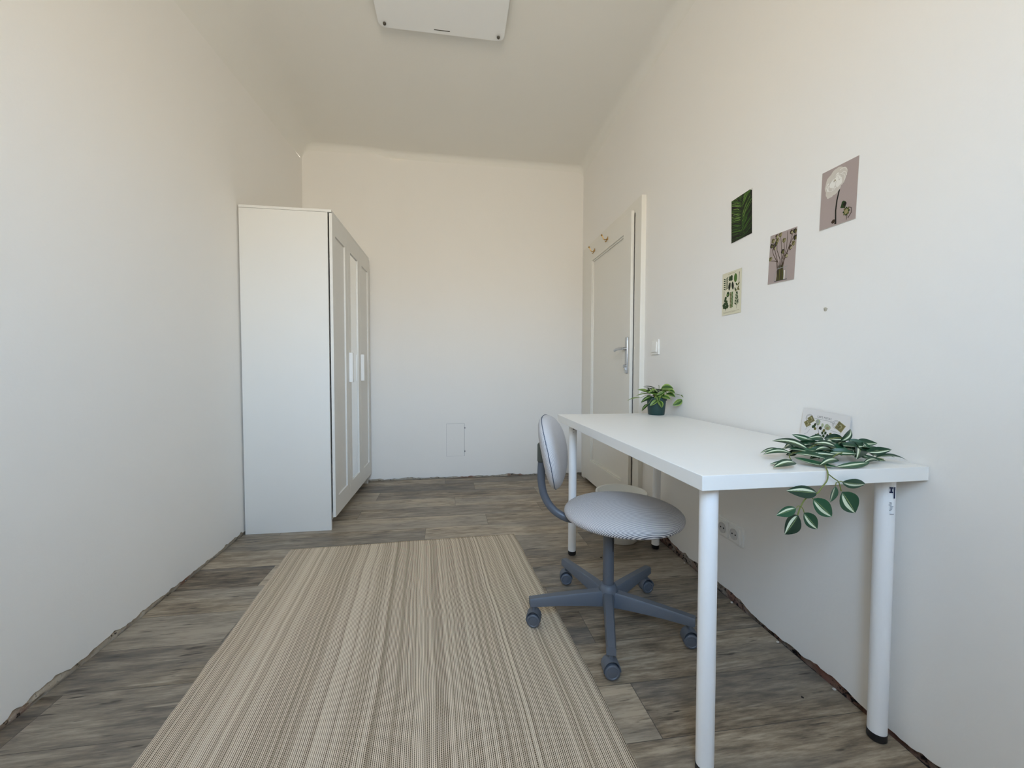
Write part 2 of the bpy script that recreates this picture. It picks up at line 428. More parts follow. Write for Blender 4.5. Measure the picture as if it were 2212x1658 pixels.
# leaf: rails and stiles around a sunk panel, lapping over the frame
LN0, LN1 = .031, .052; l0, l1, lt, lb = 2.378, 3.325, 1.975, .035; p0, p1, pt, pb = 2.500, 3.125, 1.860, .215
bm = bmesh.new()
box(bm, *L(LN0,l0,lb,LN1,p0,lt), .003); box(bm, *L(LN0,p1,lb,LN1,l1,lt), .003)
box(bm, *L(LN0,p0-.004,pt,LN1-.0002,p1+.004,lt), .002); box(bm, *L(LN0,p0-.004,lb,LN1-.0002,p1+.004,pb), .002)
lf = obj('door_leaf', bm, M_paint, dr, smooth=True)
obj('door_panel', bx(*L(LN0-.004,p0-.002,pb-.002,LN0+.002,p1+.002,pt+.002)), M_paint, lf)
bm = bmesh.new()
for a, b in (((p0,pb),(p0+.010,pt)), ((p1-.010,pb),(p1,pt)), ((p0,pt-.010),(p1,pt)), ((p0,pb),(p1,pb+.010))):
    box(bm, *L(LN0+.001,a[0],a[1],LN0+.013,b[0],b[1]), .004)
obj('panel_moulding', bm, M_paint, lf, smooth=True)
obj('threshold_gap', bx(*L(-.02,S0+.09,.0,.012,S1-.09,.034)), M_dark, dr)
# handle set
hd = obj('handle_plate', bx(*L(LN1,2.398,.945,LN1+.010,2.433,1.180), .004), M_steel, dr, smooth=True)
bm = bmesh.new(); tube(bm, [(-LN1-.008,2.415,1.105), (-LN1-.030,2.415,1.105)], .010, 16)
tube(bm, spline([(-LN1-.036,2.408,1.105), (-LN1-.042,2.44,1.106), (-LN1-.042,2.49,1.104), (-LN1-.038,2.535,1.098)], 5), .009, 12, flat=.75)
obj('lever', bm, M_steel, hd, smooth=True)
bm = bmesh.new(); tube(bm, [(-LN1-.006,2.415,.992), (-LN1-.024,2.415,.992)], .010, 14); box(bm, *L(LN1+.008,2.410,.965,LN1+.018,2.420,.99), .001)
obj('lock_cylinder', bm, M_steel, hd, smooth=True)
def coat_hook(s, z, label, grp):
    t = thing('coat_hook', label, 'hook', MR @ Matrix.Translation((-LN1, s, z)), grp)
    obj('hook_plate', bx((-.004,-.006,-.012), (0,.006,.012), .002), M_brass, t, smooth=True)
    bm = bmesh.new()
    tube(bm, spline([(-.004,0,-.002), (-.018,0,-.012), (-.032,0,-.008), (-.040,0,.008), (-.046,0,.018)], 5), .0035, 8)
    bmesh.ops.create_uvsphere(bm, u_segments=10, v_segments=8, radius=.0065, matrix=Matrix.Translation((-.048,0,.020)))
    tube(bm, spline([(-.004,0,-.004), (-.012,0,-.022), (-.022,0,-.026)], 4), .003, 8)
    obj('hook_arm', bm, M_brass, t, smooth=True)
    return t
coat_hook(2.775, 1.930, 'small brass coat hook on the door above its panel, nearer the handle side', 'brass hooks on the door')
coat_hook(3.055, 1.928, 'small brass coat hook on the door above its panel, nearer the back corner', 'brass hooks on the door')

# light switch
sw = thing('light_switch', 'white rocker light switch on the wall beside the door frame', 'light switch', MR @ Matrix.Translation((0,2.135,1.099)))
obj('switch_plate', bx((-.009,-.041,-.043), (0,.041,.043), .003), M_plastic, sw, smooth=True)
bm = bmesh.new(); box(bm, (-.016,-.029,-.030), (-.008,.029,.030), .003, Matrix.Rotation(.06, 4, 'Y')); obj('rocker', bm, M_plastic, sw, smooth=True)

# double socket under the table
so = thing('wall_socket', 'white double power socket on the wall under the desk', 'power socket', MR @ Matrix.Translation((0,1.472,.291)))
obj('socket_plate', bx((-.009,-.079,-.041), (0,.079,.041), .003), M_plastic, so, smooth=True)
for s in (-.036, .036):
    bm = bmesh.new(); Mx = Matrix.Translation((-.009,s,0)) @ Matrix.Rotation(-PI/2, 4, 'Y')
    box(bm, (-.006+-.009,s-.034,-.034), (-.008,s+.034,.034), .003)
    # round cup ring
    so_in = obj('socket_insert', bm, M_plastic, so, smooth=True)
    bm = bmesh.new(); lathe(bm, [(.0225,.0065), (.0225,.0085), (.0195,.0085), (.0185,.0068), (0,.0066)], 28, Mx)
    obj('socket_cup', bm, mat('socket_recess', (.62,.61,.59), .5), so_in, smooth=True)
    bm = bmesh.new()
    for dz in (-.0095, .0095): lathe(bm, [(0,.0075), (.0033,.0075), (.0033,.0066)], 12, Mx @ Matrix.Translation((0,dz,0)))
    obj('pin_hole', bm, M_dark, so_in)

# chip in the plaster
bm = bmesh.new(); vs = [bm.verts.new((-.0015-.001*(k%2), .008*math.cos(a)*(.7+.5*((k*37)%5)/5), .007*math.sin(a)*(.7+.5*((k*23)%4)/4))) for k, a in enumerate([2*PI*i/9 for i in range(9)])]
c = bm.verts.new((-.004,0,.001)); c2 = bm.verts.new((.002,0,0))
for i in range(9): bm.faces.new((vs[i], vs[(i+1)%9], c)); bm.faces.new((vs[(i+1)%9], vs[i], c2))
pc = obj('plaster_chip', bm, mat('bare_plaster', (.45,.42,.34), .9)); pc.matrix_world = MR @ Matrix.Translation((0,1.067,1.156))
tag(pc, 'tiny bare plaster chip on the right wall below the flower picture', 'wall mark')

# inspection hatch on the back wall
t = thing('inspection_hatch', 'small white painted inspection hatch low on the back wall', 'hatch', Matrix.Translation((.0645, back_y(.0645), .3385)) @ Matrix.Rotation(AB, 4, 'Z'))
obj('hatch_frame', bx((-.0795,-.0012,-.1465), (.0800,.01,.1465)), M_line, t)
obj('hatch_door', bx((-.0785,-.0030,-.1458), (.0780,.0,.1450), .0008), M_wall, t)
for z in (.108, -.103):
    bm = bmesh.new(); tube(bm, [(.084,-.004,z-.006), (.084,-.004,z+.006)], .004, 10); box(bm, (.079,-.003,z-.004), (.085,0,z+.004)); obj('hinge', bm, M_line, t, smooth=True)
bm = bmesh.new(); lathe(bm, [(0,.006), (.007,.005), (.008,.002)], 16, Matrix.Translation((-.036,0,.006)) @ Matrix.Rotation(PI/2, 4, 'X')); obj('latch_knob', bm, M_wall, t, smooth=True)

# ------------------------------------------------------------------ ceiling heater panel
hp = thing('ceiling_heater_panel', 'flat white rectangular panel hung just under the ceiling with two corner screws', 'heater', Matrix.Translation((-.022,2.237,HC)) @ Matrix.Rotation(-.018, 4, 'Z'))
bm = bmesh.new(); hw, ln, cr_ = .332, 1.0, .035; out = []
for cx, cy, a0 in ((hw-cr_,-cr_,0), (-hw+cr_,-cr_,PI/2), (-hw+cr_,-ln+cr_,PI), (hw-cr_,-ln+cr_,1.5*PI)):
    for k in range(7): a = a0 + k*PI/12; out.append((cx+cr_*math.cos(a), cy+cr_*math.sin(a)))
f = bm.faces.new([bm.verts.new((x,y,-.022)) for x, y in out]); ex = bmesh.ops.extrude_face_region(bm, geom=[f])
bmesh.ops.translate(bm, vec=(0,0,-.013), verts=[v for v in ex['geom'] if isinstance(v, bmesh.types.BMVert)])
obj('panel', bm, M_panel, hp, smooth=True)
for sx_ in (-1, 1):
    for y in (-.030, -ln+.03):
        bm = bmesh.new(); Mt = Matrix.Translation((sx_*.300, y, -.0352))
        lathe(bm, [(0,-.012), (.006,-.011), (.0085,-.007), (.0085,-.003), (.004,-.002), (.004,.002)], 14, Mt)
        obj('mounting_screw', bm, mat('dull_screw', (.10,.09,.075), .5, .6), hp, smooth=True)
        obj('standoff', bx((sx_*.300-.006,y-.006,-.023), (sx_*.300+.006,y+.006,.001)), M_steel, hp)
obj('label_slot', bx((-.045,-.026,-.0363), (.038,-.0225,-.0345)), mat('slot', (.08,.075,.06), .8), hp)

# ------------------------------------------------------------------ wardrobe
WA = -.019; MW = Matrix.Translation((-1.1715,2.4921,0)) @ Matrix.Rotation(WA, 4, 'Z')
wd = thing('wardrobe', 'tall white three-door wardrobe with a mirror in the middle door', 'wardrobe', MW)
WLn, WH = 1.005, 1.90
obj('side_panel', bx((0,0,0), (.478,.016,1.884), .001), M_side, wd, smooth=True)
obj('side_panel', bx((0,WLn-.016,0), (.480,WLn,1.884), .001), M_side, wd, smooth=True)
obj('top_panel', bx((0,-.001,1.885), (.500,WLn+.001,1.90), .001), M_side, wd, smooth=True)
obj('back_panel', bx((.002,.016,.05), (.006,WLn-.016,1.884)), M_side, wd)
obj('bottom_shelf', bx((.006,.017,.085), (.478,WLn-.017,.10)), M_side, wd)
obj('plinth', bx((.415,.017,.0), (.430,WLn-.017,.085)), M_side, wd)
dw = (WLn)/3
for k in range(3):
    a, b = k*dw+.0015, (k+1)*dw-.0015; z0, z1 = .078, 1.880; st = .062
    nm = 'mirror_door' if k == 1 else 'door'
    bm = bmesh.new()
    box(bm, (.4865,a,z0), (.5035,a+st,z1), .0012); box(bm, (.4865,b-st,z0), (.5035,b,z1), .0012)
    box(bm, (.4865,a+st-.001,z1-.115), (.5033,b-st+.001,z1), .0008); box(bm, (.4865,a+st-.001,z0), (.5033,b-st+.001,z0+.115), .0008)
    d = obj(nm, bm, M_door, wd, smooth=True)
    obj('mirror' if k == 1 else 'door_inset', bx((.4868,a+st-.002,z0+.113), (.4935 if k != 1 else .4965,b-st+.002,z1-.113)), M_mirror if k == 1 else M_door, d)
    if k:
        obj('handle', bx((.5035,a+.004,.880), (.5265,a+.030,1.080), .0015), M_white, d, smooth=True)

# ------------------------------------------------------------------ desk
TS = 1.012; TA = -.0116
MT = Matrix.Translation((.5453*TS,.7732*TS,0)) @ Matrix.Rotation(TA, 4, 'Z')
TL, TD, TH = 1.2*TS, .6, .7325
dk = thing('desk', 'white rectangular desk on four round white legs against the right wall', 'desk', MT)
obj('tabletop', bx((0,0,TH-.034), (TD,TL,TH), .0012), M_whitetop, dk, smooth=True)
iMT = MT.inverted()
LEGS = [((.589,.806),(.592,.812)), ((1.111,.840),(1.110,.838)), ((.634,1.945),(.639,1.962)), ((1.106,1.945),(1.110,1.962))]
legobjs = []
for (tx_, ty_), (bx_, by_) in LEGS:
    if (tx_, ty_) == LEGS[0][0]: tx_, ty_, bx_, by_ = .6015, .828, .606, .830
    top = iMT @ Vector((tx_,ty_,TH-.036)); bot = iMT @ Vector((bx_,by_,.0)); ax = (top-bot).normalized()
    bm = bmesh.new(); tube(bm, [bot+ax*.020, top], .0205, 28); lg = obj('leg', bm, M_leg, dk, smooth=True); legobjs.append((lg, top, bot))
    bm = bmesh.new(); tube(bm, [bot, bot+ax*.004, bot+ax*.022], [.018,.0212,.0212], 28); obj('foot_cap', bm, M_black, lg, smooth=True)
    bm = bmesh.new(); lathe(bm, [(0,0), (.0215,0), (.0215,-.002), (0,-.002)], 24, Matrix.Translation((top.x,top.y,TH-.0345))); obj('mounting_plate', bm, M_leg, lg)
# slots at the head of the far left leg, facing the camera
lg, top, bot = legobjs[2]
def on_leg(bm, top, ang, z0, z1, w, r=.0208, n=3):
    vs = []
    for z in (z0, z1):
        vs.append([bm.verts.new((top.x+r*math.cos(ang+w/r*(k/n-.5)), top.y+r*math.sin(ang+w/r*(k/n-.5)), z)) for k in range(n+1)])
    for k in range(n): bm.faces.new((vs[0][k], vs[0][k+1], vs[1][k+1], vs[1][k]))
bm = bmesh.new(); aa = -1.85
on_leg(bm, top, aa+.3, .678, .688, .005); on_leg(bm, top, aa+.2, .662, .671, .009); on_leg(bm, top, aa+.2, .648, .650, .003)
obj('bracket_slot', bm, M_dark, lg)
# printed label on the near right leg
lg, top, bot = legobjs[1]; aa = math.atan2(-.84, -1.1) + .60
cap = Vector((bot.x,bot.y,0))
bm = bmesh.new(); on_leg(bm, bot, aa+.34, .643, .672, .0042); obj('printed_bar', bm, M_navy, lg)
bm = bmesh.new()
for z0, z1, w_ in ((.668,.672,.008), (.657,.6605,.008), (.6605,.668,.0035)): on_leg(bm, bot, aa-.05, z0, z1, w_)
obj('printed_mark', bm, M_navy, lg)
bm = bmesh.new(); random.seed(4)
for i in range(7): on_leg(bm, bot, aa-.05+random.uniform(-.1,.12), .632-i*.0034, .6335-i*.0034, random.uniform(.004,.009))
on_leg(bm, bot, aa+.1, .602, .604, .010)
obj('small_print', bm, M_greyink, lg)

# ------------------------------------------------------------------ rug
rg_bm = bmesh.new(); uvl = rg_bm.loops.layers.uv.new('UVMap')
A = Vector((-.834,2.243)); B = Vector((.380,2.259)); nu, nv = 90, 140; LEN = 1.95; grid = []
for j in range(nv+1):
    v = LEN*j/nv; row = []
    ls = Vector((.077*v/1.19, -v)); rs = Vector((.072*min(v,1.2)/1.19 + .002*math.sin(v*9), -v))
    for i in range(nu+1):
        t = i/nu; p = A.lerp(B, t) + ls*(1-t) + rs*t
        p.x += .004*noise.noise(Vector((t*3, v*5, 2)))
        if i in (0, nu): p.x += .003*noise.noise(Vector((i, v*14, 5)))
        h = .0022 - .0008*min(1, max(0, (t-.80)/.08)) + (.0042*max(0, noise.noise(Vector((t*1.3+1, v*9, 0)))) + .003*max(0, noise.noise(Vector((t*5, v*6, 7)))))*min(1, max(0, (.88-t)/.12))
        row.append((rg_bm.verts.new((p.x, p.y, h)), (t*1.21, v)))
    grid.append(row)
for j in range(nv):
    for i in range(nu):
        q = [grid[j][i], grid[j+1][i], grid[j+1][i+1], grid[j][i+1]]
        f = rg_bm.faces.new([a[0] for a in q])
        for lp, a in zip(f.loops, q): lp[uvl].uv = a[1]
edge_v = {}
be = [e for e in rg_bm.edges if e.is_boundary]
ex = bmesh.ops.extrude_edge_only(rg_bm, edges=be)
for v in ex['geom']:
    if isinstance(v, bmesh.types.BMVert): v.co.z = .0004
rg = obj('rug', rg_bm, M_rug, smooth='all', uvdone=True)
tag(rg, 'beige and taupe flatwoven striped rug on the grey wooden floor', 'rug')

# ------------------------------------------------------------------ waste bin
wb = thing('waste_bin', 'round white plastic waste bin on the floor under the far end of the desk', 'bin', Matrix.Translation((.975,2.105,0)))
bm = bmesh.new(); lathe(bm, [(0,.002), (.088,0), (.092,.004), (.134,.262), (.1405,.264), (.1415,.270), (.139,.274), (.134,.272), (.131,.262), (.089,.008), (0,.008)], 56)
obj('bin_body', bm, M_bin, wb, smooth=True)
bm = bmesh.new(); lathe(bm, [(.1345,.258), (.1425,.259), (.1440,.266), (.1430,.2735), (.1400,.2755), (.1370,.274)], 56); obj('rolled_rim', bm, M_bin, wb, smooth=True)

# ------------------------------------------------------------------ swivel chair
CH = Matrix.Translation((.606,1.412,.0030)) @ Matrix.Rotation(math.radians(-23), 4, 'Z')
ch = thing('swivel_chair', 'small swivel chair with blue and white pinstriped seat and backrest on a grey five-star base', 'chair', CH)
def base_M(deg): return Matrix.Rotation(math.radians(deg+23), 4, 'Z')
bm = bmesh.new(); lathe(bm, [(0,.066), (.026,.066), (.034,.074), (.0365,.10), (.035,.125), (.029,.140), (.023,.144), (0,.144)], 40)
obj('hub', bm, M_blue2, ch, smooth=True)
bm = bmesh.new(); lathe(bm, [(0,.14), (.0205,.14), (.0205,.375), (0,.375)], 32); obj('column', bm, M_blue, ch, smooth=True)
bm = bmesh.new(); lathe(bm, [(0,.366), (.0225,.366), (.0225,.392), (0,.392)], 32); obj('column_collar', bm, M_black, ch, smooth=True)
cdir = (CH.inverted() @ Vector((0,0,0))); ca = math.atan2(cdir.y, cdir.x)
bm = bmesh.new(); q = ca+.75; rr = .0235
tube(bm, [(rr*math.cos(q), rr*math.sin(q), .372), (rr*math.cos(q+.05), rr*math.sin(q+.05), .275)], [.0042,.0016], 8); obj('slim_rod', bm, M_black, ch, smooth=True)  # slim black tapered rod, a dark stripe beside the column
for deg in (177.5, 249, 321, 33.5, 106.5):
    bmM = base_M(deg); bm = bmesh.new()
    secs = [(.022,.121,.064,.019), (.10,.1185,.071,.0175), (.20,.114,.077,.0165), (.285,.1085,.078,.0155), (.306,.1065,.079,.0150)]
    rings = []
    for xx, zt, zb, hw_ in secs:
        rings.append([bm.verts.new(v) for v in ((xx,-hw_,zb), (xx,hw_,zb), (xx,hw_*.97,zt-.006), (xx,hw_*.72,zt), (xx,-hw_*.72,zt), (xx,-hw_*.97,zt-.006))])
    for a, b in zip(rings, rings[1:]):
        for k in range(6): bm.faces.new((a[k], a[(k+1)%6], b[(k+1)%6], b[k]))
    bm.faces.new(rings[0][::-1]); bm.faces.new(rings[-1])
    bmesh.ops.transform(bm, matrix=bmM, verts=bm.verts)
    arm = obj('base_arm', bm, M_blue2, ch, smooth=True)
# casters: hooded twin wheels, each turned its own way
for deg, turn in ((177.5,250), (249,262), (321,255), (33.5,275), (106.5,258)):
    P = base_M(deg) @ Vector((.290,0,0)); Mc = Matrix.Translation(P) @ Matrix.Rotation(math.radians(turn+23), 4, 'Z')   # local x = wheel axle direction
    bm = bmesh.new(); tube(bm, [Mc @ Vector((0,0,.058)), Mc @ Vector((0,0,.082))], .007, 12)
    cs = obj('caster', bm, M_blue2, ch, smooth=True)
    bm = bmesh.new(); n = 18; prof = []
    for k in range(n+1):
        a = math.radians(-5 + 200*k/n); prof.append((.0275*math.cos(a), .030+.031*math.sin(a)))
    for x0, x1 in ((-.019,.019),):
        o1 = [bm.verts.new(Mc @ Vector((x0,y,z))) for y, z in prof]; o2 = [bm.verts.new(Mc @ Vector((x1,y,z))) for y, z in prof]
        i1 = [bm.verts.new(Mc @ Vector((x0+.003,y*.86,.030+(z-.030)*.88))) for y, z in prof]; i2 = [bm.verts.new(Mc @ Vector((x1-.003,y*.86,.030+(z-.030)*.88))) for y, z in prof]
        for k in range(n):
            bm.faces.new((o1[k],o1[k+1],o2[k+1],o2[k])); bm.faces.new((i1[k],i2[k],i2[k+1],i1[k+1]))
            bm.faces.new((o1[k],i1[k],i1[k+1],o1[k+1])); bm.faces.new((o2[k],o2[k+1],i2[k+1],i2[k]))
    obj('caster_hood', bm, M_blue2, cs, smooth=True)
    for s in (-1, 1):
        bm = bmesh.new(); lathe(bm, [(0,-.0085), (.021,-.0085), (.0245,-.006), (.0252,0), (.0245,.006), (.021,.0088), (.018,.0088), (.016,.0070), (0,.0105)], 32,
            Mc @ Matrix.Translation((s*.0125,0,.0254)) @ Matrix.Rotation(s*PI/2, 4, 'Y'))
        obj('caster_wheel', bm, M_blue, cs, smooth=True)
# seat cushion (striped cover pulled round the rim)
SF = Vector((.048,0,0))
def cushion(name, prof, rx, ry, M, m, stripe, parent, nseg=72, sup=2.0, extra=None):
    bm = bmesh.new(); uvl = bm.loops.layers.uv.new('UVMap'); rings = []; inv = {}
    for r, z in prof:
        if r < 1e-6:
            v = bm.verts.new((0,0,z)); inv[v] = (0,0,z); rings.append([v]); continue
        ring = []
        for i in range(nseg):
            a = 2*PI*i/nseg; cx, cy = math.cos(a), math.sin(a)
            k = (abs(cx)**sup + abs(cy)**sup)**(-1/sup)
            v = bm.verts.new((rx*r*cx*k, ry*r*cy*k, z)); inv[v] = tuple(v.co); ring.append(v)
        rings.append(ring)
    for a, b in zip(rings, rings[1:]):
        for i in range(nseg):
            j = (i+1) % nseg
            if len(a) == 1: f = bm.faces.new((a[0], b[i], b[j]))
            elif len(b) == 1: f = bm.faces.new((a[i], b[0], a[j]))
            else: f = bm.faces.new((a[i], b[i], b[j], a[j]))
    bmesh.ops.recalc_face_normals(bm, faces=bm.faces)
    for f in bm.faces:
        for lp in f.loops: lp[uvl].uv = stripe(*inv[lp.vert])
    if extra:
        for v in bm.verts: v.co = extra(v.co)
    bmesh.ops.transform(bm, matrix=M, verts=bm.verts)
    return obj(name, bm, m, parent, smooth='all', uvdone=True)
prof = [(0,0)]; top_h, bot_h, mid = .040, .028, 0
prof = [(0,.043), (.25,.0418), (.45,.0385), (.6,.0338), (.72,.0280), (.82,.0212), (.90,.0135), (.955,.0055), (.985,-.0025), (.992,-.0100), (.985,-.0180), (.965,-.0250), (.93,-.0305), (.88,-.0340), (.80,-.0355), (.5,-.0355), (0,-.0355)]
# stripes run straight across the seat, left to right in the room: rotate into room axes
c23, s23 = math.cos(math.radians(23)), math.sin(math.radians(23))
def seat_stripe(x, y, z):
    yw = -x*math.sin(math.radians(23)) + y*math.cos(math.radians(23))
    xw = x*math.cos(math.radians(23)) + y*math.sin(math.radians(23))
    return (yw + ((z-.043) if yw < 0 else (.043-z))*.85, xw)
MS = Matrix.Translation((.050,0,.4305))
seat = cushion('seat', prof, .222, .206, MS, M_fab, seat_stripe, ch)
obj_ = bmesh.new(); lathe(obj_, [(0,0), (.115,0), (.125,-.003), (.12,-.008), (0,-.008)], 40, Matrix.Translation((.04,0,.3955))); obj('seat_pan', obj_, M_black, ch, smooth=True)
# back tube
tp = spline([(-.02,0,.382), (-.12,0,.380), (-.165,0,.384), (-.215,0,.412), (-.249,0,.462), (-.262,0,.52), (-.262,0,.58), (-.258,0,.625), (-.256,0,.655)], 7)
bm = bmesh.new(); tube(bm, tp, .0125, 16, flat=1.25, up=Vector((0,1,0))); bt = obj('back_tube', bm, M_blue, ch, smooth=True)
obj('tube_sleeve', bx((-.276,-.022,.600), (-.232,.022,.675), .006), mat('sleeve_olive_grey', (.075,.08,.065), .5), ch, smooth=True)
# backrest pad: oval, slightly dished, tilted back
MBk = Matrix.Translation((-.222,0,.645)) @ Matrix.Rotation(math.radians(-12), 4, 'Y') @ Matrix(((0,0,1,0),(1,0,0,0),(0,1,0,0),(0,0,0,1)))
bprof = [(0,.036), (.3,.0355), (.55,.0335), (.75,.029), (.88,.0215), (.95,.013), (.99,.003), (1.0,-.004), (.985,-.011), (.94,-.017), (.86,-.0225), (.7,-.027), (.4,-.029), (0,-.030)]
def back_stripe(x, y, z):
    s = 1 if x < 0 else -1
    rr = math.hypot(x/.188, y/.130)
    if rr > .9: return (z + .02*(rr-.9)*0, y)
    return (x*1.0 if z > 0 else -x, y)
def back_bend(co):
    return Vector((co.x, co.y, co.z + .9*co.x*co.x*.75))
def back_uv(x, y, z): return (z + (.188-abs(x))*.9*(1 if z > 0 else -1)*(1), y)
bk = cushion('backrest', bprof,   .188, .141, MBk, M_fab, back_uv, ch, sup=2.25, extra=back_bend)
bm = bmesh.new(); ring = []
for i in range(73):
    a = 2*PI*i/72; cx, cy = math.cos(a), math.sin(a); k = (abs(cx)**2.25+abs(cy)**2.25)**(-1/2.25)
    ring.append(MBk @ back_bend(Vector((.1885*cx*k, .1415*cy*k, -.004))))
tube(bm, ring, .0016, 6, cap=False); obj('seam', bm, mat('dark_seam_thread', (.10,.12,.16), .9), bk, smooth=True)  # thin dark tube drawn as the seam line round the pad

# ------------------------------------------------------------------ leaves
def add_leaf(bm, uvl, base, tip, width, nrm, idx, fold=.25, droop=.12, ns=10, shape=.85):
    base, tip, nrm = Vector(base), Vector(tip), Vector(nrm).normalized()
    d = tip - base; Ln = d.length; d.normalize(); side = d.cross(nrm).normalized(); nn = side.cross(d).normalized()
    rows = []
    for j in range(ns+1):
        t = j/ns; wd_ = width/2*(math.sin(PI*min(1,t**shape*.97+.03*t))**.85) if 0 < t < 1 else 0
        cpt = base + d*Ln*t + nn*droop*Ln*(4*t*(1-t))*.5
        row = []
        for k in (-1, -.5, 0, .5, 1):
            if wd_ == 0 and k != 0: continue
            p = cpt + side*wd_*k + nn*(abs(k)*wd_*fold)
            row.append((bm.verts.new(p), (k*.999, idx + .01 + .98*t*.99)))
        rows.append(row)
    for a, b in zip(rows, rows[1:]):
        if len(a) == 1 and len(b) == 1: continue
        if len(a) == 1:
            tri = [(a[0], b[k], b[k+1]) for k in range(4)]
            for k, q in enumerate(tri):
                f = bm.faces.new([x[0] for x in q]); f.smooth = True
                for lp, x in zip(f.loops, q): lp[uvl].uv = x[1]
                f.loops[0][uvl].uv = (b[k][1][0]*.5+b[k+1][1][0]*.5, a[0][1][1])
        elif len(b) == 1:
            for k in range(4):
                q = (a[k], b[0], a[k+1]); f = bm.faces.new([x[0] for x in q]); f.smooth = True
                for lp, x in zip(f.loops, q): lp[uvl].uv = x[1]
                f.loops[1][uvl].uv = (a[k][1][0]*.5+a[k+1][1][0]*.5, b[0][1][1])
        else:
            for k in range(4):
                q = (a[k], b[k], b[k+1], a[k+1]); f = bm.faces.new([x[0] for x in q]); f.smooth = True
                for lp, x in zip(f.loops, q): lp[uvl].uv = x[1]

# trailing garland lying on the near corner of the desk and hanging over its edge
gl = thing('leaf_garland', 'artificial trailing garland of green and white striped leaves on the near end of the desk', 'garland', Matrix.Translation((.95,.84,TH)))
iG = gl.matrix_world.inverted()
Z = TH
yF = .7732*TS - .016      # plane of the sprig hanging in front of the edge
bm = bmesh.new(); uvl = bm.loops.layers.uv.new('UVMap')
fn = Vector((-.25,-1,.12))
hang = [((.829,yF,.686),(.752,yF+.004,.694),.027,1,(.1,-1,.45)), ((.818,yF,.674),(.868,yF-.002,.630),.034,1,fn), ((.775,yF,.654),(.724,yF,.641),.021,1,(-.2,-1,.3)),
        ((.781,yF,.638),(.743,yF-.004,.598),.037,-1,(-.1,-1,.1)), ((.795,yF,.643),(.832,yF,.603),.028,1,fn), ((.877,yF,.700),(.867,yF+.003,.662),.030,1,(.3,-1,0)),
        ((.895,yF,.686),(.928,yF-.004,.636),.043,1,fn), ((.894,yF,.709),(.962,yF+.003,.700),.024,-1,(.1,-1,-.3))]
k = 0
for b, t, w_, sgn, nn in hang:
    k += 1; add_leaf(bm, uvl, b, t, w_*1.06, Vector(nn), k, fold=.12, droop=.06)
table_leaves = [ # base, tip, width, normal
 ((.860,.867,Z+.022),(.800,.893,Z+.016),.026,(0,-.5,1)), ((.835,.840,Z+.014),(.766,.834,Z+.006),.022,(0,-.2,1)), ((.820,.815,Z+.012),(.748,.804,Z+.006),.028,(-.1,-.6,1)),
 ((.900,.855,Z+.030),(.845,.915,Z+.046),.034,(.1,-.9,.8)), ((.842,.843,Z+.018),(.905,.785,Z+.006),.026,(.1,-.6,1)), ((.850,.850,Z+.026),(.918,.815,Z+.014),.024,(.2,-.8,1)),
 ((.862,.880,Z+.030),(.905,.835,Z+.018),.030,(.2,-.7,1)), ((.958,.850,Z+.034),(.892,.830,Z+.022),.026,(-.1,-1,.8)), ((.962,.865,Z+.038),(1.00,.835,Z+.024),.028,(.1,-1,.7)),
 ((1.060,.868,Z+.026),(.990,.815,Z+.014),.034,(0,-.7,1)), ((1.000,.792,Z+.012),(.905,.792,Z+.005),.026,(0,-.5,1)), ((1.075,.850,Z+.016),(1.128,.832,Z+.010),.020,(.1,-.4,1)),
 ((1.070,.835,Z+.012),(1.140,.812,Z+.006),.022,(0,-.3,1)), ((1.075,.885,Z+.044),(1.125,.873,Z+.040),.030,(0,-.8,.8)), ((1.068,.862,Z+.028),(1.122,.850,Z+.022),.022,(0,-.6,1)),
 ((1.035,.895,Z+.044),(1.078,.905,Z+.074),.026,(.2,-1,.3)), ((.975,.905,Z+.040),(.905,.915,Z+.062),.026,(.1,-1,.5)), ((1.050,.870,Z+.036),(1.095,.862,Z+.030),.024,(.1,-.9,.6)),
 ((1.055,.812,Z+.008),(.985,.798,Z+.005),.018,(0,-.3,1)), ((.945,.825,Z+.024),(.880,.842,Z+.030),.024,(0,-.9,1)), ((.935,.812,Z+.016),(.870,.800,Z+.008),.024,(0,-.5,1)),
 ((.985,.900,Z+.052),(.925,.890,Z+.054),.022,(0,-1,.5)), ((1.010,.875,Z+.036),(.955,.885,Z+.044),.028,(0,-1,.4)), ((1.030,.860,Z+.030),(1.000,.828,Z+.016),.030,(.3,-.8,.7)),
 ((1.000,.910,Z+.050),(1.058,.905,Z+.046),.028,(.1,-1,.5)), ((1.020,.845,Z+.020),(1.075,.812,Z+.008),.028,(.1,-.6,1)), ((.905,.865,Z+.028),(.955,.845,Z+.030),.026,(.1,-1,.7)),
 ((1.045,.880,Z+.040),(1.030,.840,Z+.022),.028,(.7,-.5,.4)), ((1.060,.895,Z+.048),(1.080,.850,Z+.032),.026,(-.6,-.5,.5)), ((.990,.865,Z+.028),(.930,.858,Z+.020),.026,(0,-.9,.7)),
 ((.870,.900,Z+.020),(.820,.925,Z+.012),.024,(0,-.3,1)), ((1.065,.900,Z+.030),(1.110,.925,Z+.016),.026,(0,-.3,1)), ((1.000,.925,Z+.030),(.960,.965,Z+.012),.026,(0,-.2,1)), ((.945,.92,Z+.02),(.905,.955,Z+.008),.026,(0,-.2,1)),
 ((.880,.830,Z+.012),(.905,.788,Z+.004),.020,(.4,-.4,1))]
random.seed(11)
for b, t, w_, nn in table_leaves:
    k += 1; add_leaf(bm, uvl, b, t, w_*.80, Vector(nn), k, fold=.26, droop=(.26, -.10, .16)[k % 3], ns=12)
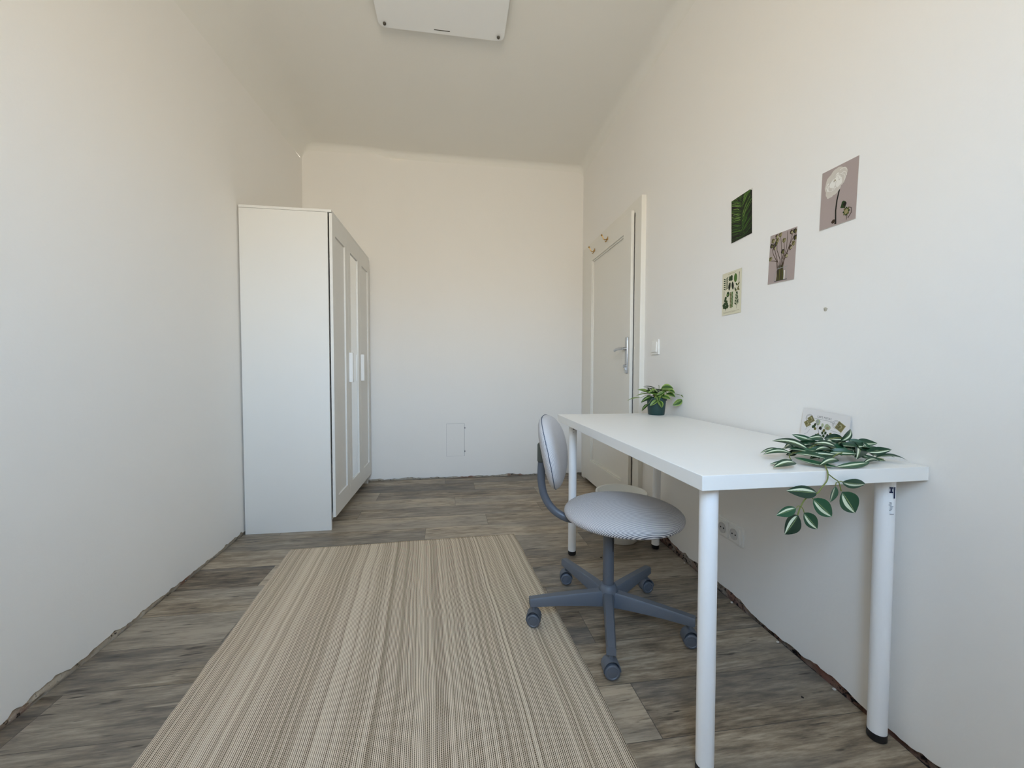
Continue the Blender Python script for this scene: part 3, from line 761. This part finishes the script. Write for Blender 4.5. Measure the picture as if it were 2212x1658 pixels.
# crumpled inner tangle
for i in range(44):
    a = random.uniform(0, 2*PI); c = Vector((random.uniform(.90,1.09), random.uniform(.825,.925), Z+random.uniform(.012,.045)))
    d = Vector((math.cos(a), math.sin(a)*.6, random.uniform(-.25,.25))).normalized()*random.uniform(.022,.034)
    b, t = c-d, c+d; b.z = max(b.z, Z+.006); t.z = max(t.z, Z+.006)
    k += 1; add_leaf(bm, uvl, b, t, random.uniform(.012,.024), Vector((random.uniform(-.5,.5), random.uniform(-.9,-.1), random.uniform(.3,1))), k, fold=.3, droop=random.uniform(-.1,.3))
for v in bm.verts:
    if v.co.y > .7732*TS - .010 and v.co.z > Z-.02 and v.co.z < Z+.0015: v.co.z = Z+.0015
bmesh.ops.transform(bm, matrix=iG, verts=bm.verts); obj('foliage', bm, M_garl, gl, uvdone=True)
bm = bmesh.new()
def vine(pts, r=.0016): tube(bm, [iG @ p for p in spline(pts, 5)], r, 7)
vine([(.99,.87,Z+.02), (.93,.83,Z+.016), (.885,.80,Z+.008), (.868,.782,Z+.005), (.860,yF+.004,Z-.002), (.854,yF,.714), (.840,yF,.698), (.829,yF,.686), (.801,yF,.676), (.787,yF,.658), (.779,yF,.638)], .0014)
vine([(.858,yF,.728), (.872,yF,.718), (.885,yF,.709), (.893,yF,.688)], .0012)
for pts in ([(.885,yF,.709),(.891,yF,.7105),(.897,yF,.709)], [(.885,yF,.709),(.879,yF,.708),(.877,yF,.700)], [(.801,yF,.676),(.812,yF,.678),(.820,yF,.672)], [(.787,yF,.658),(.780,yF,.659),(.775,yF,.654)], [(.787,yF,.658),(.793,yF,.651),(.796,yF,.643)]): vine(pts, .0009)
vine([(.99,.86,Z+.03), (.95,.87,Z+.03), (.90,.875,Z+.026), (.86,.872,Z+.02), (.835,.845,Z+.012), (.815,.818,Z+.008)], .0012)
vine([(.90,.86,Z+.034), (.97,.88,Z+.05), (1.04,.90,Z+.052), (1.075,.885,Z+.036), (1.05,.86,Z+.02), (1.0,.85,Z+.018), (.95,.87,Z+.022)], .0012)
vine([(.89,.80,Z+.012), (.95,.825,Z+.028), (1.01,.83,Z+.024), (1.06,.84,Z+.014), (1.09,.83,Z+.008)], .0012)
vine([(.93,.90,Z+.03), (1.00,.925,Z+.036), (1.07,.905,Z+.030), (1.09,.87,Z+.020)], .0012)
obj('vine_stem', bm, M_vine, gl, smooth=True)

# potted plant at the far end of the desk
PX, PY = 1.080, 1.920
pp = thing('potted_plant', 'small artificial green plant in a dark green pot on the far end of the desk', 'potted plant', Matrix.Translation((PX,PY,TH)))
bm = bmesh.new(); lathe(bm, [(0,.001), (.039,0), (.041,.003), (.0475,.074), (.0515,.076), (.0525,.090), (.0505,.0915), (.0485,.088), (.0465,.076), (0,.070)], 40); obj('pot', bm, M_pot, pp, smooth=True)
bm = bmesh.new(); lathe(bm, [(.0468,.080), (.03,.083), (0,.085)], 24); obj('soil', bm, M_soil, pp, smooth=True)
bm = bmesh.new(); uvl = bm.loops.layers.uv.new('UVMap'); stems = []
# camera right / up directions at the plant, to lay out the hand-placed leaves (u: right of pot axis, v: above desk, w: towards the viewer)
dU = Vector((.857,-.515,0)); dW = Vector((-.515,-.857,0))
def PL(u, v, w): return dU*u + dW*w + Vector((0,0,v))
hand = [((.00,.135,.0),(-.068,.146,.01),.030,(0,0,1)), ((-.03,.110,.03),(-.094,.130,.035),.036,(-.1,-.4,1)), ((-.075,.088,.04),(-.145,.070,.045),.022,(.2,-.3,1)), ((-.035,.060,.055),(-.068,.022,.075),.020,(-.6,-.4,.5)),
 ((.008,.082,.05),(-.030,.050,.07),.020,(-.3,-.8,.4)), ((.042,.125,.03),(-.010,.088,.055),.020,(-.2,-.8,.5)), ((.008,.080,.05),(.028,.042,.07),.034,(.2,-1,.1)), ((.022,.138,.0),(.082,.138,.0),.046,(.1,-.8,.5)),
 ((.045,.112,.02),(.092,.095,.03),.038,(.3,-.7,.4)), ((.125,.082,.0),(.078,.052,.02),.032,(.1,-1,.2)), ((.118,.105,.0),(.150,.090,.0),.022,(.1,-.8,.4)), ((-.02,.098,.04),(-.074,.064,.06),.024,(-.3,-.6,.7)), ((-.025,.105,.02),(-.10,.098,.04),.024,(0,-.2,1)),
 ((.01,.12,.03),(-.04,.115,.05),.034,(-.1,-.8,.6)), ((.02,.10,.04),(.07,.085,.06),.032,(.1,-.8,.5)), ((.0,.11,.04),(.01,.075,.065),.03,(0,-1,.3)), ((.05,.13,.01),(.09,.115,.02),.034,(.3,-.8,.5))]
k = 0
for b, t, w_, nn in hand: k += 1; add_leaf(bm, uvl, PL(*b), PL(*t), w_, Vector(nn), k, fold=.25, droop=.15)
random.seed(5)
for i in range(34):
    a = 2*PI*i/34*2.6 + random.uniform(-.2,.2); el = random.uniform(-.1,1.0); r0 = random.uniform(.012,.04); h0 = .095+random.uniform(0,.03)
    dirv = Vector((math.cos(a)*math.cos(el), math.sin(a)*math.cos(el), math.sin(el)*.6-.12)); ln_ = random.uniform(.042,.058)
    b = Vector((math.cos(a)*r0, math.sin(a)*r0, h0)); t = b + dirv*ln_
    wx = t.x; lim = (wr(PY).x - PX) - .01
    if t.x > lim: t.x = lim
    k += 1; add_leaf(bm, uvl, b, t, random.uniform(.022,.034), Vector((dirv.x*-.4, dirv.y*-.4, 1)), k, fold=.25, droop=.2)
obj('foliage', bm, M_plant, pp, uvdone=True)
bm = bmesh.new()
for i in range(14):
    a = 2*PI*i/14; tube(bm, spline([(0.008*math.cos(a),.008*math.sin(a),.082), (.02*math.cos(a),.02*math.sin(a),.11), (.045*math.cos(a),.045*math.sin(a),.115)], 4), .0014, 6)
for pts in ([(.02,.09,.02),(.07,.11,.01),(.118,.105,.0),(.135,.085,0)], [(-.02,.09,.03),(-.05,.10,.035),(-.078,.088,.04)], [(.0,.09,.04),(-.02,.085,.05),(-.036,.06,.056)], [(.01,.09,0),(.012,.14,0),(.010,.156,0)]):
    tube(bm, spline([PL(*p) for p in pts], 4), .0012, 6)
obj('plant_stem', bm, M_vine, pp, smooth=True)

# ------------------------------------------------------------------ pictures on the right wall
def flatmat(n, c, r=.55): return mat(n, c, r, spec=.3)
C = {'taupe': flatmat('print_taupe', (.40,.325,.30)), 'cream': flatmat('print_cream', (.70,.66,.50)), 'white': flatmat('print_white', (.80,.77,.71)), 'offw': flatmat('print_petal', (.62,.57,.50)),
     'petal2': flatmat('print_petal_mid', (.50,.45,.39)), 'black': flatmat('print_black', (.012,.012,.008)), 'dgreen': flatmat('print_dark_green', (.02,.05,.012)), 'green': flatmat('print_green', (.06,.14,.02)),
     'lgreen': flatmat('print_leaf_green', (.20,.34,.07)), 'olive': flatmat('print_olive', (.13,.12,.03)), 'brown': flatmat('print_brown', (.055,.032,.018)), 'khaki': flatmat('print_khaki', (.30,.26,.13)),
     'ink': flatmat('print_ink', (.06,.06,.06)), 'grey': flatmat('print_grey', (.30,.31,.30)), 'card': flatmat('card_stock', (.72,.70,.68)), 'stamp': flatmat('stamp_olive', (.19,.165,.065)), 'stamp2': flatmat('stamp_light', (.40,.37,.20)), 'sage': flatmat('print_sage', (.36,.40,.25))}
KEYS = list(C)
class Art:
    """flat print: x right, y up in metres, layers fractions of a millimetre apart"""
    def __init__(s, w, h): s.bm = bmesh.new(); s.w, s.h = w, h; s.z = .0009
    def poly(s, pts, c):
        s.z += .0000045
        try: f = s.bm.faces.new([s.bm.verts.new((x*s.w, y*s.h, s.z)) for x, y in pts]); f.material_index = KEYS.index(c)
        except ValueError: pass
    def inside(s, x, y): return (min(.995,max(.005,x)), min(.995,max(.005,y)))
    def stroke(s, pts, w0, w1, c, asp=1.):
        n = len(pts); Lp, Rp = [], []
        for i, (x, y) in enumerate(pts):
            a, b = pts[max(0,i-1)], pts[min(n-1,i+1)]; dx, dy = (b[0]-a[0])*s.w, (b[1]-a[1])*s.h; l = math.hypot(dx, dy) or 1
            ww = (w0+(w1-w0)*i/(n-1))/2
            Lp.append(s.inside(x - dy/l*ww/s.w, y + dx/l*ww/s.h)); Rp.append(s.inside(x + dy/l*ww/s.w, y - dx/l*ww/s.h))
        s.z += .0000045
        VL = [s.bm.verts.new((x*s.w, y*s.h, s.z)) for x, y in Lp]; VR = [s.bm.verts.new((x*s.w, y*s.h, s.z)) for x, y in Rp]
        for i in range(n-1):
            f = s.bm.faces.new((VL[i], VR[i], VR[i+1], VL[i+1])); f.material_index = KEYS.index(c)
    def leaf(s, x0, y0, x1, y1, wid, c, n=8):
        dx, dy = (x1-x0)*s.w, (y1-y0)*s.h; l = math.hypot(dx, dy) or 1; nx, ny = -dy/l, dx/l; a, b = [], []
        for i in range(n+1):
            t = i/n; ww = wid/2*math.sin(PI*t)**.8 if 0 < t < 1 else 0
            cx, cy = x0*s.w+dx*t, y0*s.h+dy*t
            a.append(s.inside((cx+nx*ww)/s.w, (cy+ny*ww)/s.h)); b.append(s.inside((cx-nx*ww)/s.w, (cy-ny*ww)/s.h))
        s.poly(a + b[-2:0:-1], c)
    def blob(s, x, y, rx, ry, c, n=14, j=.0, seed=0):
        rnd = random.Random(seed); pts = []
        for i in range(n):
            q = 1+rnd.uniform(-j,j); pts.append(s.inside(x+rx*q*math.cos(2*PI*i/n)/s.w, y+ry*q*math.sin(2*PI*i/n)/s.h))
        s.poly(pts, c)
def hang_print(art, name, label, cat, s_far, z_bot, tilt, paper, group=None, n=.0015, lean=0., curl=.004):
    # local x -> towards the window along the wall, local y -> up, local z -> into the room
    B_ = Matrix(((0,0,-1,0),(-1,0,0,0),(0,1,0,0),(0,0,0,1)))
    Mx = MR @ Matrix.Translation((-n, s_far, z_bot)) @ B_ @ Matrix.Rotation(tilt, 4, 'Z') @ Matrix.Rotation(lean, 4, 'X')
    t = thing(name, label, cat, Mx, group)
    bm = bmesh.new(); box(bm, (0,0,0), (art.w,art.h,.0008), 0); obj('paper', bm, C[paper], t)
    o = obj('artwork', art.bm, [C[k_] for k_ in KEYS], t, uvdone=True)
    return t
# fern
a = Art(.118,.176); a.poly([(0.003,0.002),(.997,.002),(.997,.998),(.003,.998)], 'black'); R = random.Random(2)
for layer, n_ in ((0, 30), (1, 34), (2, 26)):
    for i in range(n_):
        t = (i + R.uniform(0,.6))/n_; my_ = 1.10 - 1.25*t; mx_ = .60 - .10*math.sin(t*2.5)
        for sd in (-1, 1):
            ln_ = R.uniform(.42,.72); ang = math.radians(R.uniform(168,188) - 34*(1-t)) if sd < 0 else math.radians(R.uniform(30,52) + 14*(1-t))
            ex_, ey_ = mx_ + ln_*math.cos(ang), my_ + ln_*math.sin(ang)*.66
            q_ = ((mx_+ex_)/2, (my_+ey_)/2 + .022)
            if layer == 0: cc, w_ = R.choice(['dgreen','green','dgreen']), .0070
            elif layer == 1: cc, w_ = (R.choice(['lgreen','green','lgreen']) if t < .58 else R.choice(['green','dgreen','green'])), R.uniform(.0018,.0036)
            else: cc, w_ = R.choice(['black','dgreen','black']), R.uniform(.0014,.0036)
            x0_ = mx_ + (.05 if sd > 0 else -.05)*(layer == 1)
            if not (-.1 < my_ < 1.12): continue
            a.stroke([a.inside(x0_,my_), a.inside(*q_), a.inside(ex_,ey_)], w_, w_*.45, cc)
for i in range(13):
    y_ = .97-i*.062; a.blob(.56-.10*math.sin(i*.2), y_, .0062, .0028, 'black', 8, .3, i); a.blob(.40, y_+.02, .005, .0022, 'dgreen', 7, .3, i+20)
for i in range(9): a.stroke([a.inside(.02,.16-i*.018), a.inside(.5,.13-i*.02+.03*math.sin(i)), a.inside(.98,.26-i*.028)], .0042, .0024, ('black','dgreen','black')[i%3])
a.poly([(.90,.998),(.998,.998),(.998,.955)], 'white')
hang_print(a, 'fern_picture', 'unframed picture of green fern fronds on the wall, topmost nearer the door', 'picture', 1.506, 1.496, .03, 'white', 'unframed prints on the right wall')
# white flower
a = Art(.116,.176); a.poly([(.002,.002),(.998,.002),(.998,.998),(.002,.998)], 'taupe')
a.stroke([(.50,.64),(.52,.58),(.47,.42),(.45,.25),(.47,.02)], .0042, .0048, 'black')
for i, (x, y, rx, ry) in enumerate(((.33,.72,.026,.034), (.26,.63,.015,.022), (.44,.80,.026,.030), (.54,.83,.021,.020), (.40,.70,.020,.026), (.58,.79,.012,.024))): a.blob(x, y, rx, ry, 'offw', 26, .07, i)
Q = random.Random(9)
for i in range(58):     # ruffled petals, pale rims over slightly darker folds
    th = Q.uniform(0, 2*PI); rr = Q.uniform(.15,1); cx_ = .40 + .215*rr*math.cos(th) + .10*(math.sin(th)*rr); cy_ = .745 + .125*rr*math.sin(th) + .03*math.cos(th)*rr
    r_x, r_y, a0 = Q.uniform(.006,.012), Q.uniform(.007,.013), Q.uniform(0, 6.28)
    pts = [(cx_ + r_x*math.cos(a0+k_*.28)/a.w, cy_ + r_y*math.sin(a0+k_*.28)/a.h) for k_ in range(9)]
    if i % 3 != 2: a.blob(cx_, cy_, r_x, r_y, 'white' if i % 2 else 'offw', 16, .08, i)
    a.stroke(pts, .0006, .0015, 'petal2' if i % 2 else 'white'); a.stroke([(x_+.006, y_-.004) for x_, y_ in pts], .0013, .0005, 'white')
a.blob(.39,.775,.0022,.003,'khaki',8,.2,3); a.blob(.365,.76,.0012,.002,'brown',7,.2,5)
a.blob(.66,.30,.009,.011,'dgreen',12,.25,3); a.blob(.70,.305,.006,.006,'black',10,.2,4); a.stroke([(.66,.29),(.72,.22),(.78,.12),(.76,.03)], .0016, .0016, 'brown')
for i in range(8): b_ = 2*PI*i/8; a.leaf(.75,.17,.75+.10*math.cos(b_),.17+.075*math.sin(b_),.007,'olive' if i%2 else 'dgreen')
a.blob(.75,.17,.006,.008,'khaki',12,.2,9); a.stroke([(.80,.05),(.88,.12),(.88,.20),(.80,.23)], .0022, .0014, 'brown')
a.blob(.40,.08,.006,.006,'brown',10,.25,6); a.stroke([(.40,.07),(.46,.03)], .002,.002,'brown')
hang_print(a, 'white_flower_picture', 'unframed picture of one white flower on mauve, highest on the right wall', 'picture', 1.096, 1.407, -.03, 'white', 'unframed prints on the right wall')
# branches in a glass vase
a = Art(.1165,.175); a.poly([(.002,.002),(.998,.002),(.998,.998),(.002,.998)], 'taupe')
br = [[(.40,.12),(.36,.40),(.24,.62),(.12,.86)], [(.42,.12),(.44,.45),(.30,.66),(.26,.92)], [(.45,.12),(.50,.50),(.46,.72),(.40,.95)], [(.48,.12),(.55,.42),(.66,.66),(.66,.97)], [(.50,.12),(.60,.45),(.78,.72),(.97,.90)],
      [(.44,.12),(.58,.40),(.72,.60),(.88,.97)], [(.36,.42),(.22,.46),(.08,.48)], [(.40,.12),(.30,.45),(.16,.60),(.10,.72)], [(.46,.12),(.52,.35),(.60,.52),(.72,.50)], [(.52,.45),(.58,.60),(.55,.80)], [(.36,.12),(.34,.30),(.30,.45)], [(.52,.12),(.54,.30),(.60,.42)]]
for p in br: a.stroke(p, .0034, .0018, 'brown')
for i, (x, y) in enumerate(((.12,.88), (.26,.94), (.08,.78), (.40,.96), (.20,.72), (.24,.80), (.55,.82), (.80,.93), (.93,.93), (.90,.70), (.80,.64), (.52,.60), (.06,.52), (.66,.50), (.95,.80), (.30,.86))):
    a.blob(x, y, .0072, .0085, ('olive','brown','black')[i%3], 16, .22, i); a.blob(x+.02, y-.008, .0046, .0052, ('khaki','stamp2','olive')[i%3], 12, .3, i+40); a.blob(x-.01, y+.012, .0022, .003, 'brown', 8, .3, i+60)
a.poly([(.32,.03),(.38,.26),(.58,.26),(.64,.03)], 'olive')
for i in range(9): a.stroke([(.36+i*.03,.03),(.385+i*.022,.34)], .0026, .0018, ('black','brown','black','olive')[i%4])
a.stroke([(.26,.03),(.26,.18),(.36,.27)], .0018,.0014,'grey'); a.stroke([(.72,.03),(.72,.18),(.64,.27)], .0018,.0014,'grey'); a.stroke([(.34,.28),(.74,.29)], .0022,.002,'grey'); a.stroke([(.63,.04),(.63,.22)], .005,.005,'white'); a.stroke([(.26,.035),(.74,.035)], .002,.002,'ink')
hang_print(a, 'vase_picture', 'unframed picture of budding branches in a glass vase, middle of the wall group', 'picture', 1.303, 1.282, -.045, 'white', 'unframed prints on the right wall')
# leaf chart
a = Art(.117,.179); a.poly([(.002,.002),(.998,.002),(.998,.998),(.002,.998)], 'cream')
a.stroke([(.30,.955),(.70,.955)], .0012,.0012,'khaki')
for y in (.070,.052): a.stroke([(.08,y),(.92 if y > .06 else .72,y)], .0009,.0009,'khaki')
a.stroke([(.20,.60),(.22,.88)], .0012,.0012,'olive')
for i in range(6):
    y = .60+i*.047
    a.leaf(.20,y,.07,y+.042,.0050,'dgreen'); a.leaf(.21,y+.01,.33,y+.058,.0050,'dgreen')
for x, y in ((.42,.86),(.50,.87),(.41,.82),(.50,.815)): a.blob(x, y, .007, .007, 'dgreen', 10, .15, int(x*99))
a.blob(.70,.82,.0095,.018,'green',18,.02,1); a.stroke([(.70,.73),(.70,.91)], .0008,.0008,'lgreen')
a.stroke([(.88,.70),(.89,.93)], .002,.0028,'brown')
a.leaf(.38,.56,.40,.76,.014,'dgreen'); a.leaf(.58,.56,.54,.76,.014,'dgreen'); a.leaf(.36,.57,.44,.75,.010,'black'); a.leaf(.60,.57,.55,.75,.010,'black')
a.leaf(.80,.63,.72,.70,.007,'dgreen'); a.leaf(.80,.63,.92,.70,.007,'olive'); a.leaf(.74,.50,.66,.61,.007,'dgreen'); a.leaf(.80,.52,.88,.63,.007,'olive'); a.leaf(.80,.56,.92,.52,.007,'olive'); a.leaf(.76,.56,.72,.50,.006,'olive')
a.stroke([(.10,.30),(.11,.58)], .0014,.0018,'brown'); a.blob(.32,.48,.009,.011,'dgreen',14,.1,5); a.blob(.31,.47,.004,.004,'lgreen',8,.1,6)
a.stroke([(.50,.12),(.52,.52)], .0014,.0012,'olive')
for i in range(11): y = .16+i*.033; a.leaf(.50,y,.42,y+.02,.0055,'olive'); a.leaf(.50,y,.60,y+.02,.0055,'green')
a.stroke([(.20,.10),(.20,.38)], .0016,.0012,'dgreen')
for i, (x, y) in enumerate(((.12,.20),(.28,.24),(.16,.27),(.25,.31),(.18,.36),(.20,.18),(.30,.20),(.10,.24),(.20,.40))): a.blob(x, y, .0075, .008, 'dgreen', 9, .2, i)
a.stroke([(.78,.11),(.78,.48)], .0012,.0010,'olive')
for i in range(9): y = .20+i*.032; a.leaf(.78,y,.66+.01*i,y+.045,.005,'sage' if i%2 else 'dgreen'); a.leaf(.78,y,.90-.01*i,y+.045,.005,'dgreen' if i%3 else 'sage')
hang_print(a, 'leaf_chart_picture', 'cream picture of many small green leaf specimens, lowest on the right wall', 'picture', 1.558, 1.201, .0, 'cream', 'unframed prints on the right wall')
# postcard leaning on the wall behind the garland
a = Art(.160,.108)
def word(a_, txt, x, y, h, col, ang=0, wdt=None):
    cu = bpy.data.curves.new('t', 'FONT'); cu.body = txt; cu.size = 1; ob = bpy.data.objects.new('t', cu); COL.objects.link(ob)
    bpy.context.view_layer.update(); me = bpy.data.meshes.new_from_object(ob.evaluated_get(bpy.context.evaluated_depsgraph_get()))
    xs = [v.co.x for v in me.vertices]; ysz = [v.co.y for v in me.vertices]; sx_ = (wdt/(max(xs)-min(xs))) if wdt else h; sy_ = h/(max(ysz)-min(ysz)) if wdt else h
    a_.z += .00001; vm = [a_.bm.verts.new((x*a_.w + (v.co.x-min(xs))*sx_, y*a_.h + v.co.y*sy_, a_.z)) for v in me.vertices]
    for p in me.polygons:
        f = a_.bm.faces.new([vm[i] for i in p.vertices]); f.material_index = KEYS.index(col)
    bpy.data.objects.remove(ob); bpy.data.meshes.remove(me); bpy.data.curves.remove(cu)
word(a, 'CARTE  POSTALE', .335, .795, .0062, 'ink', wdt=.048)
a.stroke([(.27,.755),(.68,.755)], .0012,.0012,'grey')
def sq(cx, cy, r, ang, c): a.poly([(cx+r*math.cos(ang+PI/2*i)/a.w, cy+r*math.sin(ang+PI/2*i)/a.h) for i in range(4)], c)
for cx, cy, r, an in ((.205,.70,.0145,-.12), (.135,.56,.0140,-.12), (.825,.66,.0180,.30)):
    sq(cx, cy, r, an, 'stamp2'); sq(cx, cy, r*.90, an, 'stamp')
    for i in range(7): b_ = i*2.4; a.blob(cx+.025*math.cos(b_), cy+.05*math.sin(b_), .0022,.0026, ('stamp2','olive','khaki')[i%3], 8, .3, i)
def ringp(cx, cy, r): a.stroke([(cx+r*math.cos(t)/a.w, cy+r*math.sin(t)/a.h) for t in [2*PI*i/22 for i in range(23)]], .0007,.0007,'ink')
ringp(.17,.72,.0135); ringp(.17,.72,.011); ringp(.745,.70,.0125); ringp(.745,.70,.009)
for i in range(5): a.stroke([(.70+.02*i,.735),(.705+.02*i,.715)], .0008,.0006,'ink')
a.blob(.365,.66,.0085,.0095,'sage',14,.12,1); a.blob(.355,.67,.005,.006,'grey',10,.2,3); a.blob(.575,.575,.0100,.0095,'sage',16,.12,2); a.blob(.58,.55,.006,.005,'khaki',10,.3,8)
a.stroke([(.365,.60),(.39,.45),(.44,.25),(.47,.05)], .0012,.0012,'ink'); a.stroke([(.47,.60),(.47,.40),(.49,.05)], .001,.001,'grey'); a.blob(.47,.60,.004,.006,'sage',8,.2,5)
for i, (x, y) in enumerate(((.27,.50),(.31,.57),(.32,.46),(.30,.53),(.44,.52),(.43,.50),(.51,.46),(.49,.38),(.55,.40),(.60,.34),(.66,.40),(.52,.30),(.57,.26),(.62,.22),(.64,.28),(.33,.22),(.36,.27),(.29,.19),(.40,.30),(.50,.20))):
    a.blob(x, y, .0042, .0052, ('dgreen','black','olive','dgreen')[i%4], 9, .25, i)
for i, (x0, y0, x1, y1) in enumerate(((.65,.50,.86,.47),(.68,.40,.86,.37),(.66,.30,.80,.24),(.62,.73,.80,.66),(.10,.36,.14,.40),(.16,.28,.21,.40),(.10,.22,.15,.27),(.17,.44,.21,.52),(.14,.50,.145,.42))):
    a.stroke([(x0+(x1-x0)*k_/6, y0+(y1-y0)*k_/6+(.012 if k_%2 else 0)) for k_ in range(7)], .0010,.0008,'grey')
hang_print(a, 'postcard', 'vintage style postcard with stamps leaning on the wall behind the leaf garland', 'postcard', 1.137, .7340, -.062, 'card', n=.012, lean=-.06)

# ------------------------------------------------------------------ bits on the floor
M_crumb = mat('plaster_crumb', (.62,.58,.52), .9); M_crumb2 = mat('dark_crumb', (.03,.022,.018), .9)
def crumb(x, y, r, m, label, grp, seed):
    bm = bmesh.new(); bmesh.ops.create_icosphere(bm, subdivisions=2, radius=r)
    for v in bm.verts: v.co *= 1+.35*noise.noise(v.co*(1.2/r)+Vector((seed,0,0))); v.co.z *= .5
    o = obj('plaster_crumb' if m is M_crumb else 'dark_crumb', bm, m, smooth='all'); o.location = (x,y,r*.42)
    tag(o, label, 'debris', grp)
crumb(.775,1.90,.0045,M_crumb2,'tiny dark speck on the floor behind the chair seat','specks on the floor',1)
crumb(1.03,.98,.0035,M_crumb2,'tiny dark speck on the floor near the front right desk leg','specks on the floor',2)
for i, (s_, off_, r_s, where) in enumerate(((.99,.012,.0052,'behind the front desk leg'), (1.20,.016,.0048,'under the desk middle'), (1.44,.014,.0055,'below the power socket'), (1.78,.018,.0045,'near the rear desk leg'))):
    p_ = wr(s_, off_)
    crumb(p_.x, p_.y, r_s, M_crumb, 'white plaster crumb at the foot of the right wall, ' + where, 'plaster crumbs along the right wall', i+3)
